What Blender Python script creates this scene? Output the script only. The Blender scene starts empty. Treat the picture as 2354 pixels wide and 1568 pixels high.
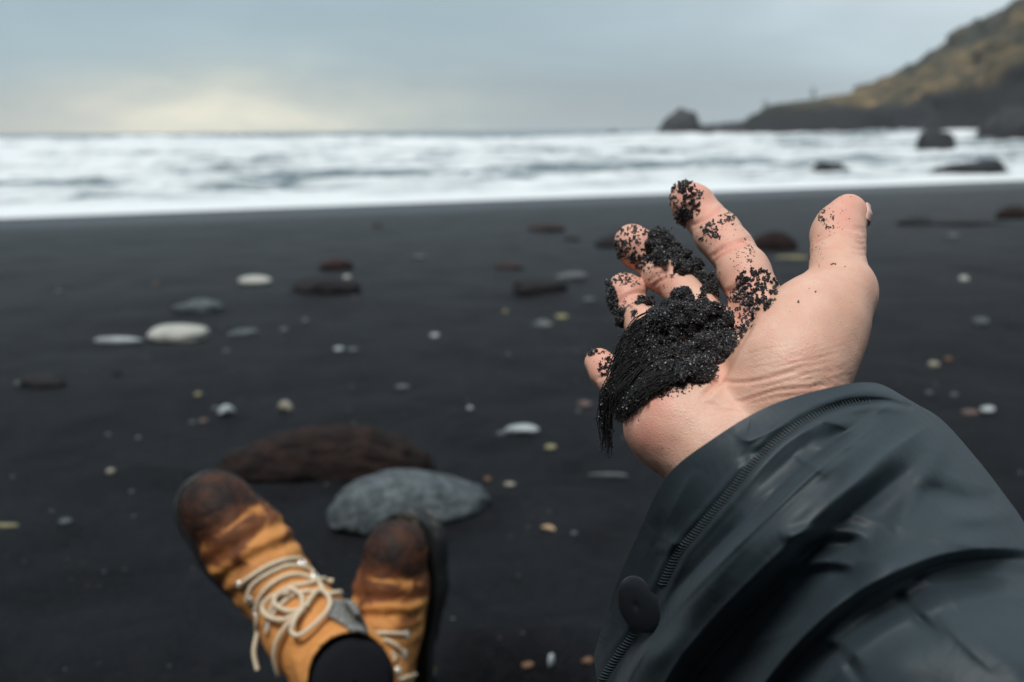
import bpy, bmesh, math, random
import numpy as np
from mathutils import Vector, Matrix
from mathutils.bvhtree import BVHTree
random.seed(7)
rng = np.random.default_rng(7)
S = bpy.context.scene
R = math.radians

# ------------------------------------------------------------ camera
EYE = 0.65
cam_d = bpy.data.cameras.new('camera')
cam_d.lens = 35; cam_d.sensor_width = 36
cam_d.clip_start = 0.02; cam_d.clip_end = 6000
cam_d.dof.use_dof = True
cam_d.dof.focus_distance = 0.412
cam_d.dof.aperture_fstop = 8.6
cam = bpy.data.objects.new('camera', cam_d)
S.collection.objects.link(cam)
CAMM = Matrix.Translation((0, 0, EYE)) @ Matrix.Rotation(R(90 - 12.0), 4, 'X') @ Matrix.Rotation(R(-0.39), 4, 'Z')
cam.matrix_world = CAMM
S.camera = cam
S.render.resolution_x = 1024; S.render.resolution_y = 682

# ------------------------------------------------------------ node helpers
def mth(nt, op, a, b=None, c=None):
    n = nt.nodes.new('ShaderNodeMath'); n.operation = op
    for i, v in enumerate((a, b, c)):
        if v is None: continue
        if isinstance(v, (int, float)): n.inputs[i].default_value = v
        else: nt.links.new(v, n.inputs[i])
    return n.outputs[0]

def ramp(nt, fac, stops, interp='LINEAR'):
    n = nt.nodes.new('ShaderNodeValToRGB'); n.color_ramp.interpolation = interp
    el = n.color_ramp.elements
    while len(el) < len(stops): el.new(0.5)
    for e, (p, c) in zip(el, stops):
        e.position = p
        e.color = (c, c, c, 1) if isinstance(c, (int, float)) else (*c, 1)
    nt.links.new(fac, n.inputs[0])
    return n.outputs[0]

def mix(nt, fac, a, b, mode='MIX'):
    n = nt.nodes.new('ShaderNodeMix'); n.data_type = 'RGBA'; n.blend_type = mode
    for s, v in ((n.inputs[0], fac), (n.inputs[6], a), (n.inputs[7], b)):
        if isinstance(v, (int, float)): s.default_value = v
        elif isinstance(v, tuple): s.default_value = (*v, 1)
        else: nt.links.new(v, s)
    return n.outputs[2]

def noise(nt, vec, scale, detail=4, rough=0.5, dist=0.0):
    n = nt.nodes.new('ShaderNodeTexNoise')
    n.inputs['Scale'].default_value = scale; n.inputs['Detail'].default_value = detail
    n.inputs['Roughness'].default_value = rough; n.inputs['Distortion'].default_value = dist
    if vec is not None: nt.links.new(vec, n.inputs['Vector'])
    return n.outputs[0]

def mapping(nt, vec, scale=(1, 1, 1), rot=(0, 0, 0), loc=(0, 0, 0)):
    n = nt.nodes.new('ShaderNodeMapping')
    n.inputs['Scale'].default_value = scale; n.inputs['Rotation'].default_value = rot
    n.inputs['Location'].default_value = loc
    nt.links.new(vec, n.inputs['Vector'])
    return n.outputs[0]

def coords(nt, kind='Object'):
    return nt.nodes.new('ShaderNodeTexCoord').outputs[kind]

def bump(nt, h, strength=0.5, dist=0.01, prev=None):
    n = nt.nodes.new('ShaderNodeBump')
    n.inputs['Strength'].default_value = strength; n.inputs['Distance'].default_value = dist
    nt.links.new(h, n.inputs['Height'])
    if prev is not None: nt.links.new(prev, n.inputs['Normal'])
    return n.outputs[0]

def mat(name, base=(0.5, 0.5, 0.5), rough=0.6, spec=0.5, metal=0.0):
    m = bpy.data.materials.new(name); m.use_nodes = True
    b = m.node_tree.nodes['Principled BSDF']
    b.inputs['Base Color'].default_value = (*base, 1)
    b.inputs['Roughness'].default_value = rough
    b.inputs['Specular IOR Level'].default_value = spec
    b.inputs['Metallic'].default_value = metal
    return m, m.node_tree, b

# ------------------------------------------------------------ sky
W = bpy.data.worlds.new('World'); S.world = W; W.use_nodes = True
nt = W.node_tree
bg = nt.nodes['Background']
d = coords(nt, 'Generated')
sep = nt.nodes.new('ShaderNodeSeparateXYZ'); nt.links.new(d, sep.inputs[0])
el = mth(nt, 'MULTIPLY', mth(nt, 'ARCSINE', sep.outputs[2]), 57.2958)
az = mth(nt, 'MULTIPLY', mth(nt, 'ARCTAN2', sep.outputs[0], sep.outputs[1]), 57.2958)
def gauss(a0, sa, e0, se, warp=None):
    x = mth(nt, 'DIVIDE', mth(nt, 'SUBTRACT', az, a0), sa)
    y = mth(nt, 'DIVIDE', mth(nt, 'SUBTRACT', el, e0), se)
    q = mth(nt, 'ADD', mth(nt, 'MULTIPLY', x, x), mth(nt, 'MULTIPLY', y, y))
    if warp is not None: q = mth(nt, 'ADD', q, warp)
    return mth(nt, 'EXPONENT', mth(nt, 'MULTIPLY', q, -1))
cl = noise(nt, mapping(nt, d, (1.0, 1.0, 5.0)), 2.2, 4, 0.5, 0.4)
cl2 = noise(nt, mapping(nt, d, (1.0, 1.0, 3.0)), 9.0, 3, 0.5, 0.2)
w1 = mth(nt, 'MULTIPLY', mth(nt, 'SUBTRACT', cl2, 0.5), 3.0)
elf = mth(nt, 'DIVIDE', el, 90.0)
base = ramp(nt, elf, [(0.0, (0.40, 0.50, 0.54)), (0.03, (0.345, 0.47, 0.53)), (0.085, (0.33, 0.46, 0.53)),
                      (0.25, (0.40, 0.53, 0.60)), (0.6, (0.70, 0.80, 0.86)), (1.0, (0.82, 0.90, 0.95))])
# brighter cloud towards the right of the view
br = mth(nt, 'MULTIPLY', gauss(34, 24, 12, 10), 0.85)
base = mix(nt, br, base, (0.95, 1.04, 1.10))
# patches of cloud
f = ramp(nt, cl, [(0.3, 0.80), (0.7, 1.18)])
base = mix(nt, 1.0, base, f, 'MULTIPLY')
# the bright gap over the sea
base = mix(nt, mth(nt, 'MULTIPLY', gauss(-12.0, 12.0, 0.3, 3.3, w1), 0.72), base, (0.66, 0.73, 0.66))
base = mix(nt, mth(nt, 'MULTIPLY', gauss(-17.5, 8.0, -0.3, 2.3, w1), 1.0), base, (1.28, 1.20, 0.92))
base = mix(nt, mth(nt, 'MULTIPLY', gauss(-28.0, 7, 0.0, 2.2, w1), 0.5), base, (0.60, 0.62, 0.55))
# unseen sky behind the viewer, dimmed to cut fill light on the cuff
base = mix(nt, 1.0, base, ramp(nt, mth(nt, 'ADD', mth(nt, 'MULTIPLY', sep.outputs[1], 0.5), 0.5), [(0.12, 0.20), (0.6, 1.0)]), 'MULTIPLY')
lf = mth(nt, 'ADD', mth(nt, 'MULTIPLY', sep.outputs[0], -0.8), mth(nt, 'MULTIPLY', sep.outputs[1], -0.5))  # out-of-view sky at left dimmed too, so left-facing cloth turns darker
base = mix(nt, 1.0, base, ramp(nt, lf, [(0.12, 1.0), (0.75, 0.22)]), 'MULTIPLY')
# below the horizon: grey
lo = ramp(nt, mth(nt, 'ADD', mth(nt, 'MULTIPLY', el, 0.1), 0.5), [(0.4, 1.0), (0.5, 0.0)])
base = mix(nt, lo, base, (0.16, 0.19, 0.21))
sky = nt.nodes.new('ShaderNodeTexSky'); sky.sky_type = 'NISHITA'; sky.sun_disc = False
sky.sun_elevation = R(40); sky.sun_rotation = R(-60)
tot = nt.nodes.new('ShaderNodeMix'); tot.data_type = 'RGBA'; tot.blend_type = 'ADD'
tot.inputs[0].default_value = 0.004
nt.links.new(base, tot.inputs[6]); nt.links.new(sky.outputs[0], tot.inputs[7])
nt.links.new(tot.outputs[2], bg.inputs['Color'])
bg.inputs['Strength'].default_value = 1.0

# soft sun behind the overcast, high on the left
sd = bpy.data.lights.new('sun', 'SUN'); sd.energy = 3.3; sd.angle = R(22); sd.color = (1.0, 0.98, 0.95)
sun = bpy.data.objects.new('sun', sd); S.collection.objects.link(sun)
SUN_DIR = Vector((-0.22, -0.38, 0.90)).normalized()     # towards the sun
sun.rotation_euler = SUN_DIR.to_track_quat('Z', 'Y').to_euler()
S.view_settings.view_transform = 'Standard'; S.view_settings.look = 'None'
S.view_settings.exposure = 0.0; S.view_settings.gamma = 1.0
S.cycles.max_bounces = 8; S.cycles.volume_bounces = 0

# ------------------------------------------------------------ geometry helpers
FV = 35 / 36 * 2354                        # focal length in view units (picture 2354 wide)
M3 = np.array(CAMM.to_3x3()); EYEP = np.array([0, 0, EYE])
def cs(vx, vy, d):                         # camera-space point
    return np.array([(vx - 1177) / FV * d, -(vy - 784) / FV * d, -d])
def P(vx, vy, d):                          # world point at depth d
    return M3 @ cs(vx, vy, d) + EYEP
def HZ(zx, zy):                            # hand close-up units -> view units
    return (2100 + zx / 1.3069) * 0.61302, (600 + zy / 1.3069) * 0.61302
def BZ(x, y):                              # boot close-up units -> view units
    return (500 + x / 1.482) * 0.61302, (1500 + y / 1.482) * 0.61302
def pxm(d): return d * 0.000205            # metres per hand unit at depth d
def to_view(p):                            # camera-space points (n,3) -> hand units
    dd = -p[:, 2]
    vx = p[:, 0] / dd * FV + 1177; vy = -p[:, 1] / dd * FV + 784
    return vx, vy
def raydir(vx, vy): return M3 @ np.array([(vx - 1177) / FV, -(vy - 784) / FV, -1.0])
def plane_hit(vx, vy, z):
    r = raydir(vx, vy); t = (z - EYE) / r[2]; return EYEP + r * t

SEA_Z = -0.55
SA = plane_hit(0, 502, SEA_Z)[:2]; SB = plane_hit(2354, 414, SEA_Z)[:2]
TU = (SB - SA) / np.linalg.norm(SB - SA); NI = np.array([TU[1], -TU[0]])     # NI points inland
def shore(x, y): return (x - SA[0]) * NI[0] + (y - SA[1]) * NI[1], (x - SA[0]) * TU[0] + (y - SA[1]) * TU[1]

def h3(i, j, k, seed):
    n = (i * 374761393 + j * 668265263 + k * 2147483647 + seed * 974711) & 0xffffffff
    n = ((n ^ (n >> 13)) * 1274126177) & 0xffffffff
    return ((n ^ (n >> 16)) & 0xffff) / 65535.0
def vnoise(x, y, z=0.0, seed=0):
    x = np.asarray(x, float); y = np.asarray(y, float); z = np.asarray(z, float) + 0 * x
    xi, yi, zi = (np.floor(a).astype(np.int64) for a in (x, y, z))
    fx, fy, fz = x - xi, y - yi, z - zi
    fx, fy, fz = (f * f * (3 - 2 * f) for f in (fx, fy, fz))
    o = 0
    for a in (0, 1):
        for b in (0, 1):
            for c in (0, 1):
                w = (fx if a else 1 - fx) * (fy if b else 1 - fy) * (fz if c else 1 - fz)
                o = o + w * h3(xi + a, yi + b, zi + c, seed)
    return o * 2 - 1
def fbm(x, y, z=0.0, oct=4, seed=0, gain=0.5):
    o, a, f = 0, 1.0, 1.0
    for i in range(oct):
        o = o + a * vnoise(x * f, y * f, z * f if not np.isscalar(z) or z else 0.0, seed + i); a *= gain; f *= 2.03
    return o

def mesh_np(name, V, F, material=None, smooth=True):
    me = bpy.data.meshes.new(name)
    V = np.asarray(V, np.float32); F = np.asarray(F, np.int32)
    k = F.shape[1]
    me.vertices.add(len(V)); me.vertices.foreach_set('co', V.ravel())
    me.loops.add(F.size); me.loops.foreach_set('vertex_index', F.ravel())
    me.polygons.add(len(F))
    me.polygons.foreach_set('loop_start', np.arange(0, F.size, k, dtype=np.int32))
    me.update(calc_edges=True)
    me.polygons.foreach_set('use_smooth', np.full(len(F), smooth, bool))
    if material: me.materials.append(material)
    me.validate(); me.update()
    return me
def link(name, me, parent=None, loc=None):
    o = bpy.data.objects.new(name, me); S.collection.objects.link(o)
    if loc is not None: o.location = loc
    if parent is not None: o.parent = parent
    return o
def tag(o, label=None, cat=None, group=None, kind=None):
    if label: o['label'] = label
    if cat: o['category'] = cat
    if group: o['group'] = group
    if kind: o['kind'] = kind
    return o
def grid_faces(nu, nv, wrap=False):
    F = []
    i = np.arange(nu - 1)[:, None]; j = np.arange(nv if wrap else nv - 1)[None, :]
    j2 = (j + 1) % nv
    a = i * nv + j; b = i * nv + j2; c = (i + 1) * nv + j2; e = (i + 1) * nv + j
    return np.stack([a, b, c, e], -1).reshape(-1, 4)
def vattr(me, name, vals):
    a = me.attributes.new(name, 'FLOAT', 'POINT'); a.data.foreach_set('value', np.asarray(vals, np.float32))
def attr(nt, name):
    n = nt.nodes.new('ShaderNodeAttribute'); n.attribute_name = name; return n.outputs['Fac']
def tube(path, rad, seg=8):
    path = [Vector(p) for p in path]; n = len(path)
    if isinstance(rad, (int, float)): rad = [rad] * n
    V = []; up = None
    for i in range(n):
        t = (path[min(i + 1, n - 1)] - path[max(i - 1, 0)])
        t = t.normalized() if t.length > 1e-9 else Vector((0, 0, 1))
        if up is None: up = t.orthogonal().normalized()
        up = (up - t * up.dot(t)); up = up.normalized() if up.length > 1e-6 else t.orthogonal().normalized()
        s = t.cross(up)
        for k in range(seg):
            a = 2 * math.pi * k / seg
            V.append(path[i] + (up * math.cos(a) + s * math.sin(a)) * rad[i])
    F = grid_faces(n, seg, True)
    return np.array([tuple(v) for v in V]), F
def join(parts):
    Vs, Fs, o = [], [], 0
    for V, F in parts:
        Vs.append(V); Fs.append(np.asarray(F) + o); o += len(V)
    return np.concatenate(Vs), np.concatenate(Fs)
def catmull(pts, n):
    pts = np.asarray(pts, float); m = len(pts)
    t = np.linspace(0, m - 1, n); i = np.minimum(t.astype(int), m - 2); f = (t - i)[:, None]
    p0 = pts[np.maximum(i - 1, 0)]; p1 = pts[i]; p2 = pts[i + 1]; p3 = pts[np.minimum(i + 2, m - 1)]
    return 0.5 * (2 * p1 + (p2 - p0) * f + (2 * p0 - 5 * p1 + 4 * p2 - p3) * f ** 2 + (3 * p1 - p0 - 3 * p2 + p3) * f ** 3)

class SDF:
    def __init__(s, lo, hi, h):
        s.lo = np.array(lo, float); s.h = h
        s.n = np.ceil((np.array(hi) - s.lo) / h).astype(int) + 1
        s.F = np.full(s.n, 0.05, np.float32)
    def sub(s, lo, hi):
        a = np.clip(np.floor((lo - s.lo) / s.h).astype(int), 0, s.n); b = np.clip(np.ceil((hi - s.lo) / s.h).astype(int) + 1, 0, s.n)
        sl = tuple(slice(x, y) for x, y in zip(a, b))
        ax = [(s.lo[k] + s.h * np.arange(a[k], b[k])).astype(np.float32) for k in range(3)]
        return sl, np.meshgrid(*ax, indexing='ij', sparse=True)
    @staticmethod
    def smin(a, b, k):
        h = np.maximum(k - np.abs(a - b), 0) / k
        return np.minimum(a, b) - h * h * k * 0.25
    def cone(s, a, b, r1, r2, k=0.004, F=None, sub=False, sc=(1, 1, 1)):
        a = np.array(a, float); b = np.array(b, float); sc = np.array(sc, float); m = max(r1, r2) * max(sc) + k + 2 * s.h
        sl, (X, Y, Z) = s.sub(np.minimum(a, b) - m, np.maximum(a, b) + m)
        ba = (b - a) / sc; L = max(ba @ ba, 1e-12)
        px, py, pz = (X - a[0]) / sc[0], (Y - a[1]) / sc[1], (Z - a[2]) / sc[2]
        t = np.clip((px * ba[0] + py * ba[1] + pz * ba[2]) / L, 0, 1)
        d = np.sqrt((px - t * ba[0]) ** 2 + (py - t * ba[1]) ** 2 + (pz - t * ba[2]) ** 2) - (r1 + (r2 - r1) * t)
        d = d * min(sc)
        T = s.F if F is None else F
        if sub: T[sl] = -s.smin(-T[sl], d, k)
        else: T[sl] = s.smin(T[sl], d, k)
    def mesh(s):
        F = s.F; I = F < 0
        c = [I[:-1, :-1, :-1], I[1:, :-1, :-1], I[:-1, 1:, :-1], I[1:, 1:, :-1], I[:-1, :-1, 1:], I[1:, :-1, 1:], I[:-1, 1:, 1:], I[1:, 1:, 1:]]
        cnt = sum(x.astype(np.int8) for x in c)
        act = (cnt > 0) & (cnt < 8)
        idx = np.full(act.shape, -1, np.int64); A = np.argwhere(act); idx[act] = np.arange(len(A))
        off = np.array([[0, 0, 0], [1, 0, 0], [0, 1, 0], [1, 1, 0], [0, 0, 1], [1, 0, 1], [0, 1, 1], [1, 1, 1]])
        vals = np.stack([F[A[:, 0] + o[0], A[:, 1] + o[1], A[:, 2] + o[2]] for o in off], 1)
        acc = np.zeros((len(A), 3)); n = np.zeros(len(A))
        for p, q in [(0, 1), (2, 3), (4, 5), (6, 7), (0, 2), (1, 3), (4, 6), (5, 7), (0, 4), (1, 5), (2, 6), (3, 7)]:
            va, vb = vals[:, p], vals[:, q]; m = (va < 0) != (vb < 0)
            t = np.where(m, va / np.where(m, va - vb, 1), 0)[:, None]
            acc += np.where(m[:, None], off[p] + (off[q] - off[p]) * t, 0); n += m
        V = (A + acc / n[:, None]) * s.h + s.lo
        Fs = []
        for ax in range(3):
            o1, o2 = (ax + 1) % 3, (ax + 2) % 3
            s0 = [slice(None)] * 3; s1 = [slice(None)] * 3; s0[ax] = slice(0, -1); s1[ax] = slice(1, None)
            E = np.argwhere(I[tuple(s0)] != I[tuple(s1)])
            E = E[(E[:, o1] > 0) & (E[:, o2] > 0) & (E[:, o1] < s.n[o1] - 1) & (E[:, o2] < s.n[o2] - 1)]
            ins = I[E[:, 0], E[:, 1], E[:, 2]]
            def g(a, b):
                e = E.copy(); e[:, o1] -= a; e[:, o2] -= b; return idx[e[:, 0], e[:, 1], e[:, 2]]
            q = np.stack([g(1, 1), g(0, 1), g(0, 0), g(1, 0)], 1)
            q[~ins] = q[~ins][:, ::-1]
            Fs.append(q)
        Fa = np.concatenate(Fs); Fa = Fa[(Fa >= 0).all(1)]
        return V, Fa
def smooth_mesh(V, F, it=2, lam=0.5):
    e = np.concatenate([F[:, [0, 1]], F[:, [1, 2]], F[:, [2, 3]], F[:, [3, 0]]])
    e = np.concatenate([e, e[:, ::-1]])
    deg = np.bincount(e[:, 0], minlength=len(V)).astype(float)
    for _ in range(it):
        for l in (lam, -lam * 1.04):
            s = np.stack([np.bincount(e[:, 0], V[e[:, 1], k], len(V)) for k in range(3)], 1) / np.maximum(deg, 1)[:, None]
            V = V + l * (s - V)
    return V
def normals(V, F):
    a = V[F[:, 2]] - V[F[:, 0]]; b = V[F[:, 3]] - V[F[:, 1]]; n = np.cross(a, b)
    N = np.zeros_like(V)
    for k in range(4):
        for c in range(3): N[:, c] += np.bincount(F[:, k], n[:, c], len(V))
    return N / np.maximum(np.linalg.norm(N, axis=1), 1e-12)[:, None]
def world(Vc): return Vc @ M3.T + EYEP
def polydist(x, y, pts):
    """distance, signed side and parameter of points to a 2-D polyline"""
    best = np.full(np.shape(x), 1e9); sgn = np.zeros(np.shape(x)); par = np.zeros(np.shape(x))
    for i in range(len(pts) - 1):
        ax, ay = pts[i][:2]; bx, by = pts[i + 1][:2]; dx, dy = bx - ax, by - ay; L = dx * dx + dy * dy
        t = np.clip(((x - ax) * dx + (y - ay) * dy) / L, 0, 1)
        qx, qy = x - ax - t * dx, y - ay - t * dy; dd = np.hypot(qx, qy); m = dd < best
        best = np.where(m, dd, best); sgn = np.where(m, np.sign(dx * qy - dy * qx), sgn); par = np.where(m, (i + t) / (len(pts) - 1), par)
    return best, sgn, par
def sstep(a, b, x):
    t = np.clip((x - a) / (b - a), 0, 1); return t * t * (3 - 2 * t)
# ============================================================ the beach
PIT = plane_hit(1300, 1560, 0.0)
def ground_h(x, y):
    s, u = shore(x, y)
    t = np.maximum(1 - s / 9.5, 0)
    z = -0.55 * t ** 1.25
    z = np.maximum(z, -4)
    r = np.hypot(x, y)
    w = np.clip(1.0 - t * 2.2, 0.03, 1)
    z = z + w * (0.014 * vnoise(x * 2.3, y * 2.3, 0, 3) + 0.011 * vnoise(x * 6, y * 6, 0, 5) + 0.0055 * fbm(x * 17, y * 17, 0, 3, 9) * np.exp(-r / 6))
    z = z - 0.09 * np.exp(-(((x - PIT[0]) / 0.14) ** 2 + ((y - PIT[1]) / 0.05) ** 2)) + 0.012 * np.exp(-(((x - PIT[0]) / 0.2) ** 2 + ((y - PIT[1] - 0.09) / 0.03) ** 2))
    return z
sand_m, nt, b = mat('black_sand', rough=0.75, spec=0.1)
o = coords(nt)
n1 = noise(nt, o, 5.0, 6, 0.68, 0.6); n2 = noise(nt, o, 900, 3, 0.7); n3 = noise(nt, o, 60, 4, 0.6)
c = ramp(nt, n1, [(0.34, (0.0034, 0.0048, 0.0066)), (0.66, (0.0112, 0.0142, 0.0176))])
c = mix(nt, ramp(nt, n2, [(0.60, 0.0), (0.78, 0.5)]), c, (0.09, 0.085, 0.085))
c = mix(nt, ramp(nt, n3, [(0.3, 0.0), (0.75, 0.35)]), c, (0.026, 0.022, 0.024))
nt.links.new(c, b.inputs['Base Color'])
wet = attr(nt, 'wet')
nt.links.new(ramp(nt, wet, [(0.0, 0.72), (1.0, 0.42)]), b.inputs['Roughness'])
nt.links.new(ramp(nt, wet, [(0.0, 0.06), (0.5, 0.3), (1.0, 0.5)]), b.inputs['Specular IOR Level'])
nt.links.new(bump(nt, n2, 0.6, 0.003, bump(nt, n3, 0.8, 0.014)), b.inputs['Normal'])
ang = np.linspace(0, 2 * np.pi, 721)[:-1]; ang = ang + 0.35 * np.sin(2 * ang) * 0
rad = np.concatenate([[0.02], np.geomspace(0.25, 30, 330), np.geomspace(32, 600, 30)])
# denser towards the view (+Y)
th = np.pi / 2 + np.sign(ang - np.pi) * np.pi * (np.abs(ang - np.pi) / np.pi) ** 1.6
X = rad[:, None] * np.cos(th)[None]; Y = rad[:, None] * np.sin(th)[None]
Z = ground_h(X, Y)
V = np.stack([X, Y, Z], -1).reshape(-1, 3)
me = mesh_np('beach', V, grid_faces(len(rad), len(th), True)[:, ::-1], sand_m)
s_, u_ = shore(V[:, 0], V[:, 1])
wetv = 0.5 * sstep(15.5, 9, s_) + np.exp(-((s_ - 5.6 - 0.5 * vnoise(u_ * 0.25, 0 * u_, 0, 2)) / 1.5) ** 2) * 0.9 + 0.2 * sstep(9, 3, s_)
vattr(me, 'wet', np.clip(wetv, 0, 1))
tag(link('beach_ground', me), 'wet black sand beach sloping down to the surf', 'beach', kind='structure')

# ============================================================ the sea
sea_m, nt, b = mat('sea_water', rough=0.35, spec=0.5)
o = coords(nt)
ma = mapping(nt, o, (1, 1, 1), (0, 0, -math.atan2(TU[1], TU[0])))
st = mapping(nt, ma, (0.26, 0.60, 0.3))
st2 = mapping(nt, ma, (1.6, 2.8, 1.0))
fo = attr(nt, 'foam')
nA = noise(nt, st, 1.0, 6, 0.62, 0.5); nB = noise(nt, st2, 1.0, 5, 0.6, 0.6)
q = mth(nt, 'ADD', fo, mth(nt, 'ADD', mth(nt, 'MULTIPLY', mth(nt, 'SUBTRACT', nA, 0.5), 2.8), mth(nt, 'MULTIPLY', mth(nt, 'SUBTRACT', nB, 0.5), 1.2)))
fm = ramp(nt, q, [(0.16, 0.0), (0.34, 0.55), (0.75, 1.0)])
wc = mix(nt, fm, (0.11, 0.15, 0.165), (0.67, 0.71, 0.725))
nt.links.new(wc, b.inputs['Base Color'])
nt.links.new(ramp(nt, fm, [(0.0, 0.25), (0.6, 0.9)]), b.inputs['Roughness'])
nt.links.new(bump(nt, nB, 0.5, 0.12), b.inputs['Normal'])
qq = np.concatenate([np.linspace(-0.35, 8, 90), np.geomspace(8.2, 140, 240), np.geomspace(150, 900, 30)])
lim = np.concatenate([np.linspace(-60, 130, 500)])
Q, U = np.meshgrid(qq, lim, indexing='ij')
U = U * (1 + np.minimum(np.maximum(Q - 20, 0) / 60, 9))
zz = (0.07 * fbm(U * 0.7, Q * 1.4, 0, 3, 30) + 0.05 * fbm(U * 2.2, Q * 2.6, 0, 2, 33)) * sstep(0, 6, Q) * np.exp(-Q / 300)
foam = 0.52 + 0 * Q
for (q0, w, a, sd_) in [(2.2, 0.8, 0.04, 1), (5.5, 1.0, 0.10, 2), (10, 1.3, 0.16, 3), (16, 1.8, 0.26, 4), (24, 2.2, 0.38, 5), (35, 3, 0.52, 6), (50, 4, 0.66, 7), (68, 5, 0.66, 8), (90, 6, 0.64, 9)]:
    qc = q0 + 0.12 * q0 * vnoise(U * 0.03, 0 * U, 0, 40 + sd_) * 1.5 + 0.06 * q0 * vnoise(U * 0.11, 0 * U, 0, 50 + sd_)
    am = a * (0.62 + 0.5 * vnoise(U * 0.05, 0 * U, 0, 60 + sd_) + 0.22 * fbm(U * 0.6, Q * 0.6, 0, 3, 70 + sd_))
    dq = Q - qc
    prof = np.where(dq < 0, np.exp(-(dq / (w * 0.55)) ** 2), np.exp(-(dq / (w * 1.6)) ** 2))
    zz = zz + np.maximum(am, 0) * prof
    foam = foam - 0.75 * np.exp(-((dq + w * 0.45) / (w * 0.35)) ** 2) * sstep(0.1, 0.6, vnoise(U * 0.09, 0 * U, 0, 80 + sd_) + 0.45 * vnoise(U * .3, Q * .2, 0, 90 + sd_)) * sstep(3, 9, Q)
foam = foam + 0.7 * sstep(2.5, 0.2, Q) + 0.22 * sstep(20, 60, Q) * sstep(115, 85, Q) - 1.3 * sstep(100, 135, Q)
edge = SEA_Z + 0.012 + 0.02 * sstep(-0.35, 0.3, Q)
Xs = SA[0] + TU[0] * U - NI[0] * Q; Ys = SA[1] + TU[1] * U - NI[1] * Q
V = np.stack([Xs, Ys, edge + zz], -1).reshape(-1, 3)
me = mesh_np('sea', V, grid_faces(len(qq), len(lim)), sea_m)
vattr(me, 'foam', foam.ravel())
tag(link('sea_water', me), 'rough grey sea covered in white surf', 'sea', kind='structure')

# ============================================================ headland
hill_m, nt, b = mat('headland_grass', rough=0.95, spec=0.2)
o = coords(nt)
nA = noise(nt, mapping(nt, o, (0.05, 0.05, 0.16)), 1.0, 6, 0.6, 0.8); nB = noise(nt, mapping(nt, o, (0.16, 0.16, 0.3)), 1.0, 5, 0.65, 0.3)
nC = noise(nt, o, 0.9, 4, 0.6)
c = ramp(nt, nA, [(0.38, (0.018, 0.026, 0.022)), (0.46, (0.070, 0.060, 0.034)), (0.55, (0.14, 0.105, 0.052)), (0.66, (0.32, 0.20, 0.095))])
c = mix(nt, ramp(nt, nB, [(0.46, 0.0), (0.58, 0.9)]), c, (0.022, 0.030, 0.024))
c = mix(nt, ramp(nt, nC, [(0.35, 0.0), (0.8, 0.4)]), c, (0.03, 0.03, 0.025))
c = mix(nt, attr(nt, 'rock'), c, mix(nt, nC, (0.008, 0.010, 0.013), (0.022, 0.024, 0.028)))
nt.links.new(c, b.inputs['Base Color'])
prof = [(1600, 292), (1640, 290), (1700, 286), (1745, 268), (1790, 243), (1850, 236), (1900, 226), (1950, 218), (1965, 200), (2010, 190), (2050, 174), (2120, 126), (2200, 78), (2280, 28), (2354, -22), (2460, -70), (2600, -110), (2900, -140), (3400, -150)]
pv = np.array(prof, float)
cols = np.linspace(1600, 3400, 420)
top = np.interp(cols, pv[:, 0], pv[:, 1])
D0 = np.interp(cols, [1600, 1900, 2100, 2354, 2700, 3400], [150, 140, 120, 92, 80, 80])
rows = np.linspace(0, 1, 110)
def headland(vx, t, tp, d0):
    ridge = 95 - 25 * 0
    dist = d0 + t * (60 + 0 * d0)
    rr = np.array([raydir(a, 298) for a in vx.ravel()]).reshape(vx.shape + (3,))
    hd = rr[..., :2] / rr[..., 1:2]
    x = hd[..., 0] * dist; y = dist
    rt = np.array([raydir(a, p) for a, p in zip(vx.ravel(), tp.ravel())]).reshape(vx.shape + (3,))
    zr = EYE + rt[..., 2] / rt[..., 1] * (d0 + 60)       # ridge height seen from the eye
    # a rocky foot first, then the grass slope up to the ridge, then down behind it
    foot = 2.1 + 0.9 * vnoise(vx * 0.012, 0 * vx, 0, 21) + 0.16 * zr
    foot = np.minimum(foot, np.maximum(zr * 0.8, 0.5))
    up = sstep(0, 0.05, t)
    k = np.clip((t - 0.05) / 0.95, 0, 1)
    z = -1.2 + (foot + 1.2) * up + (zr - foot) * k ** 0.9
    bulge = 1.0 + 0 * k
    z = z + (fbm(x * 0.09, y * 0.09, 0, 4, 22) * 1.3 + fbm(x * 0.35, y * 0.35, 0, 4, 25, .65) * 0.7) * sstep(0, 0.08, t) * np.clip(1 - k, 0.55, 1) * np.clip(zr / 9, 0.2, 1.5)
    y = y + (1 - t) * 0
    x = x + fbm(x * 0.2, z * 0.4, y * 0.2, 3, 27) * 1.2 * (t > 0)
    return x, y, z, foot
VX, TT = np.meshgrid(cols, rows, indexing='ij')
TP = np.broadcast_to(top[:, None], VX.shape); DD = np.broadcast_to(D0[:, None], VX.shape)
x, y, z, foot = headland(VX, TT, TP, DD)
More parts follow.
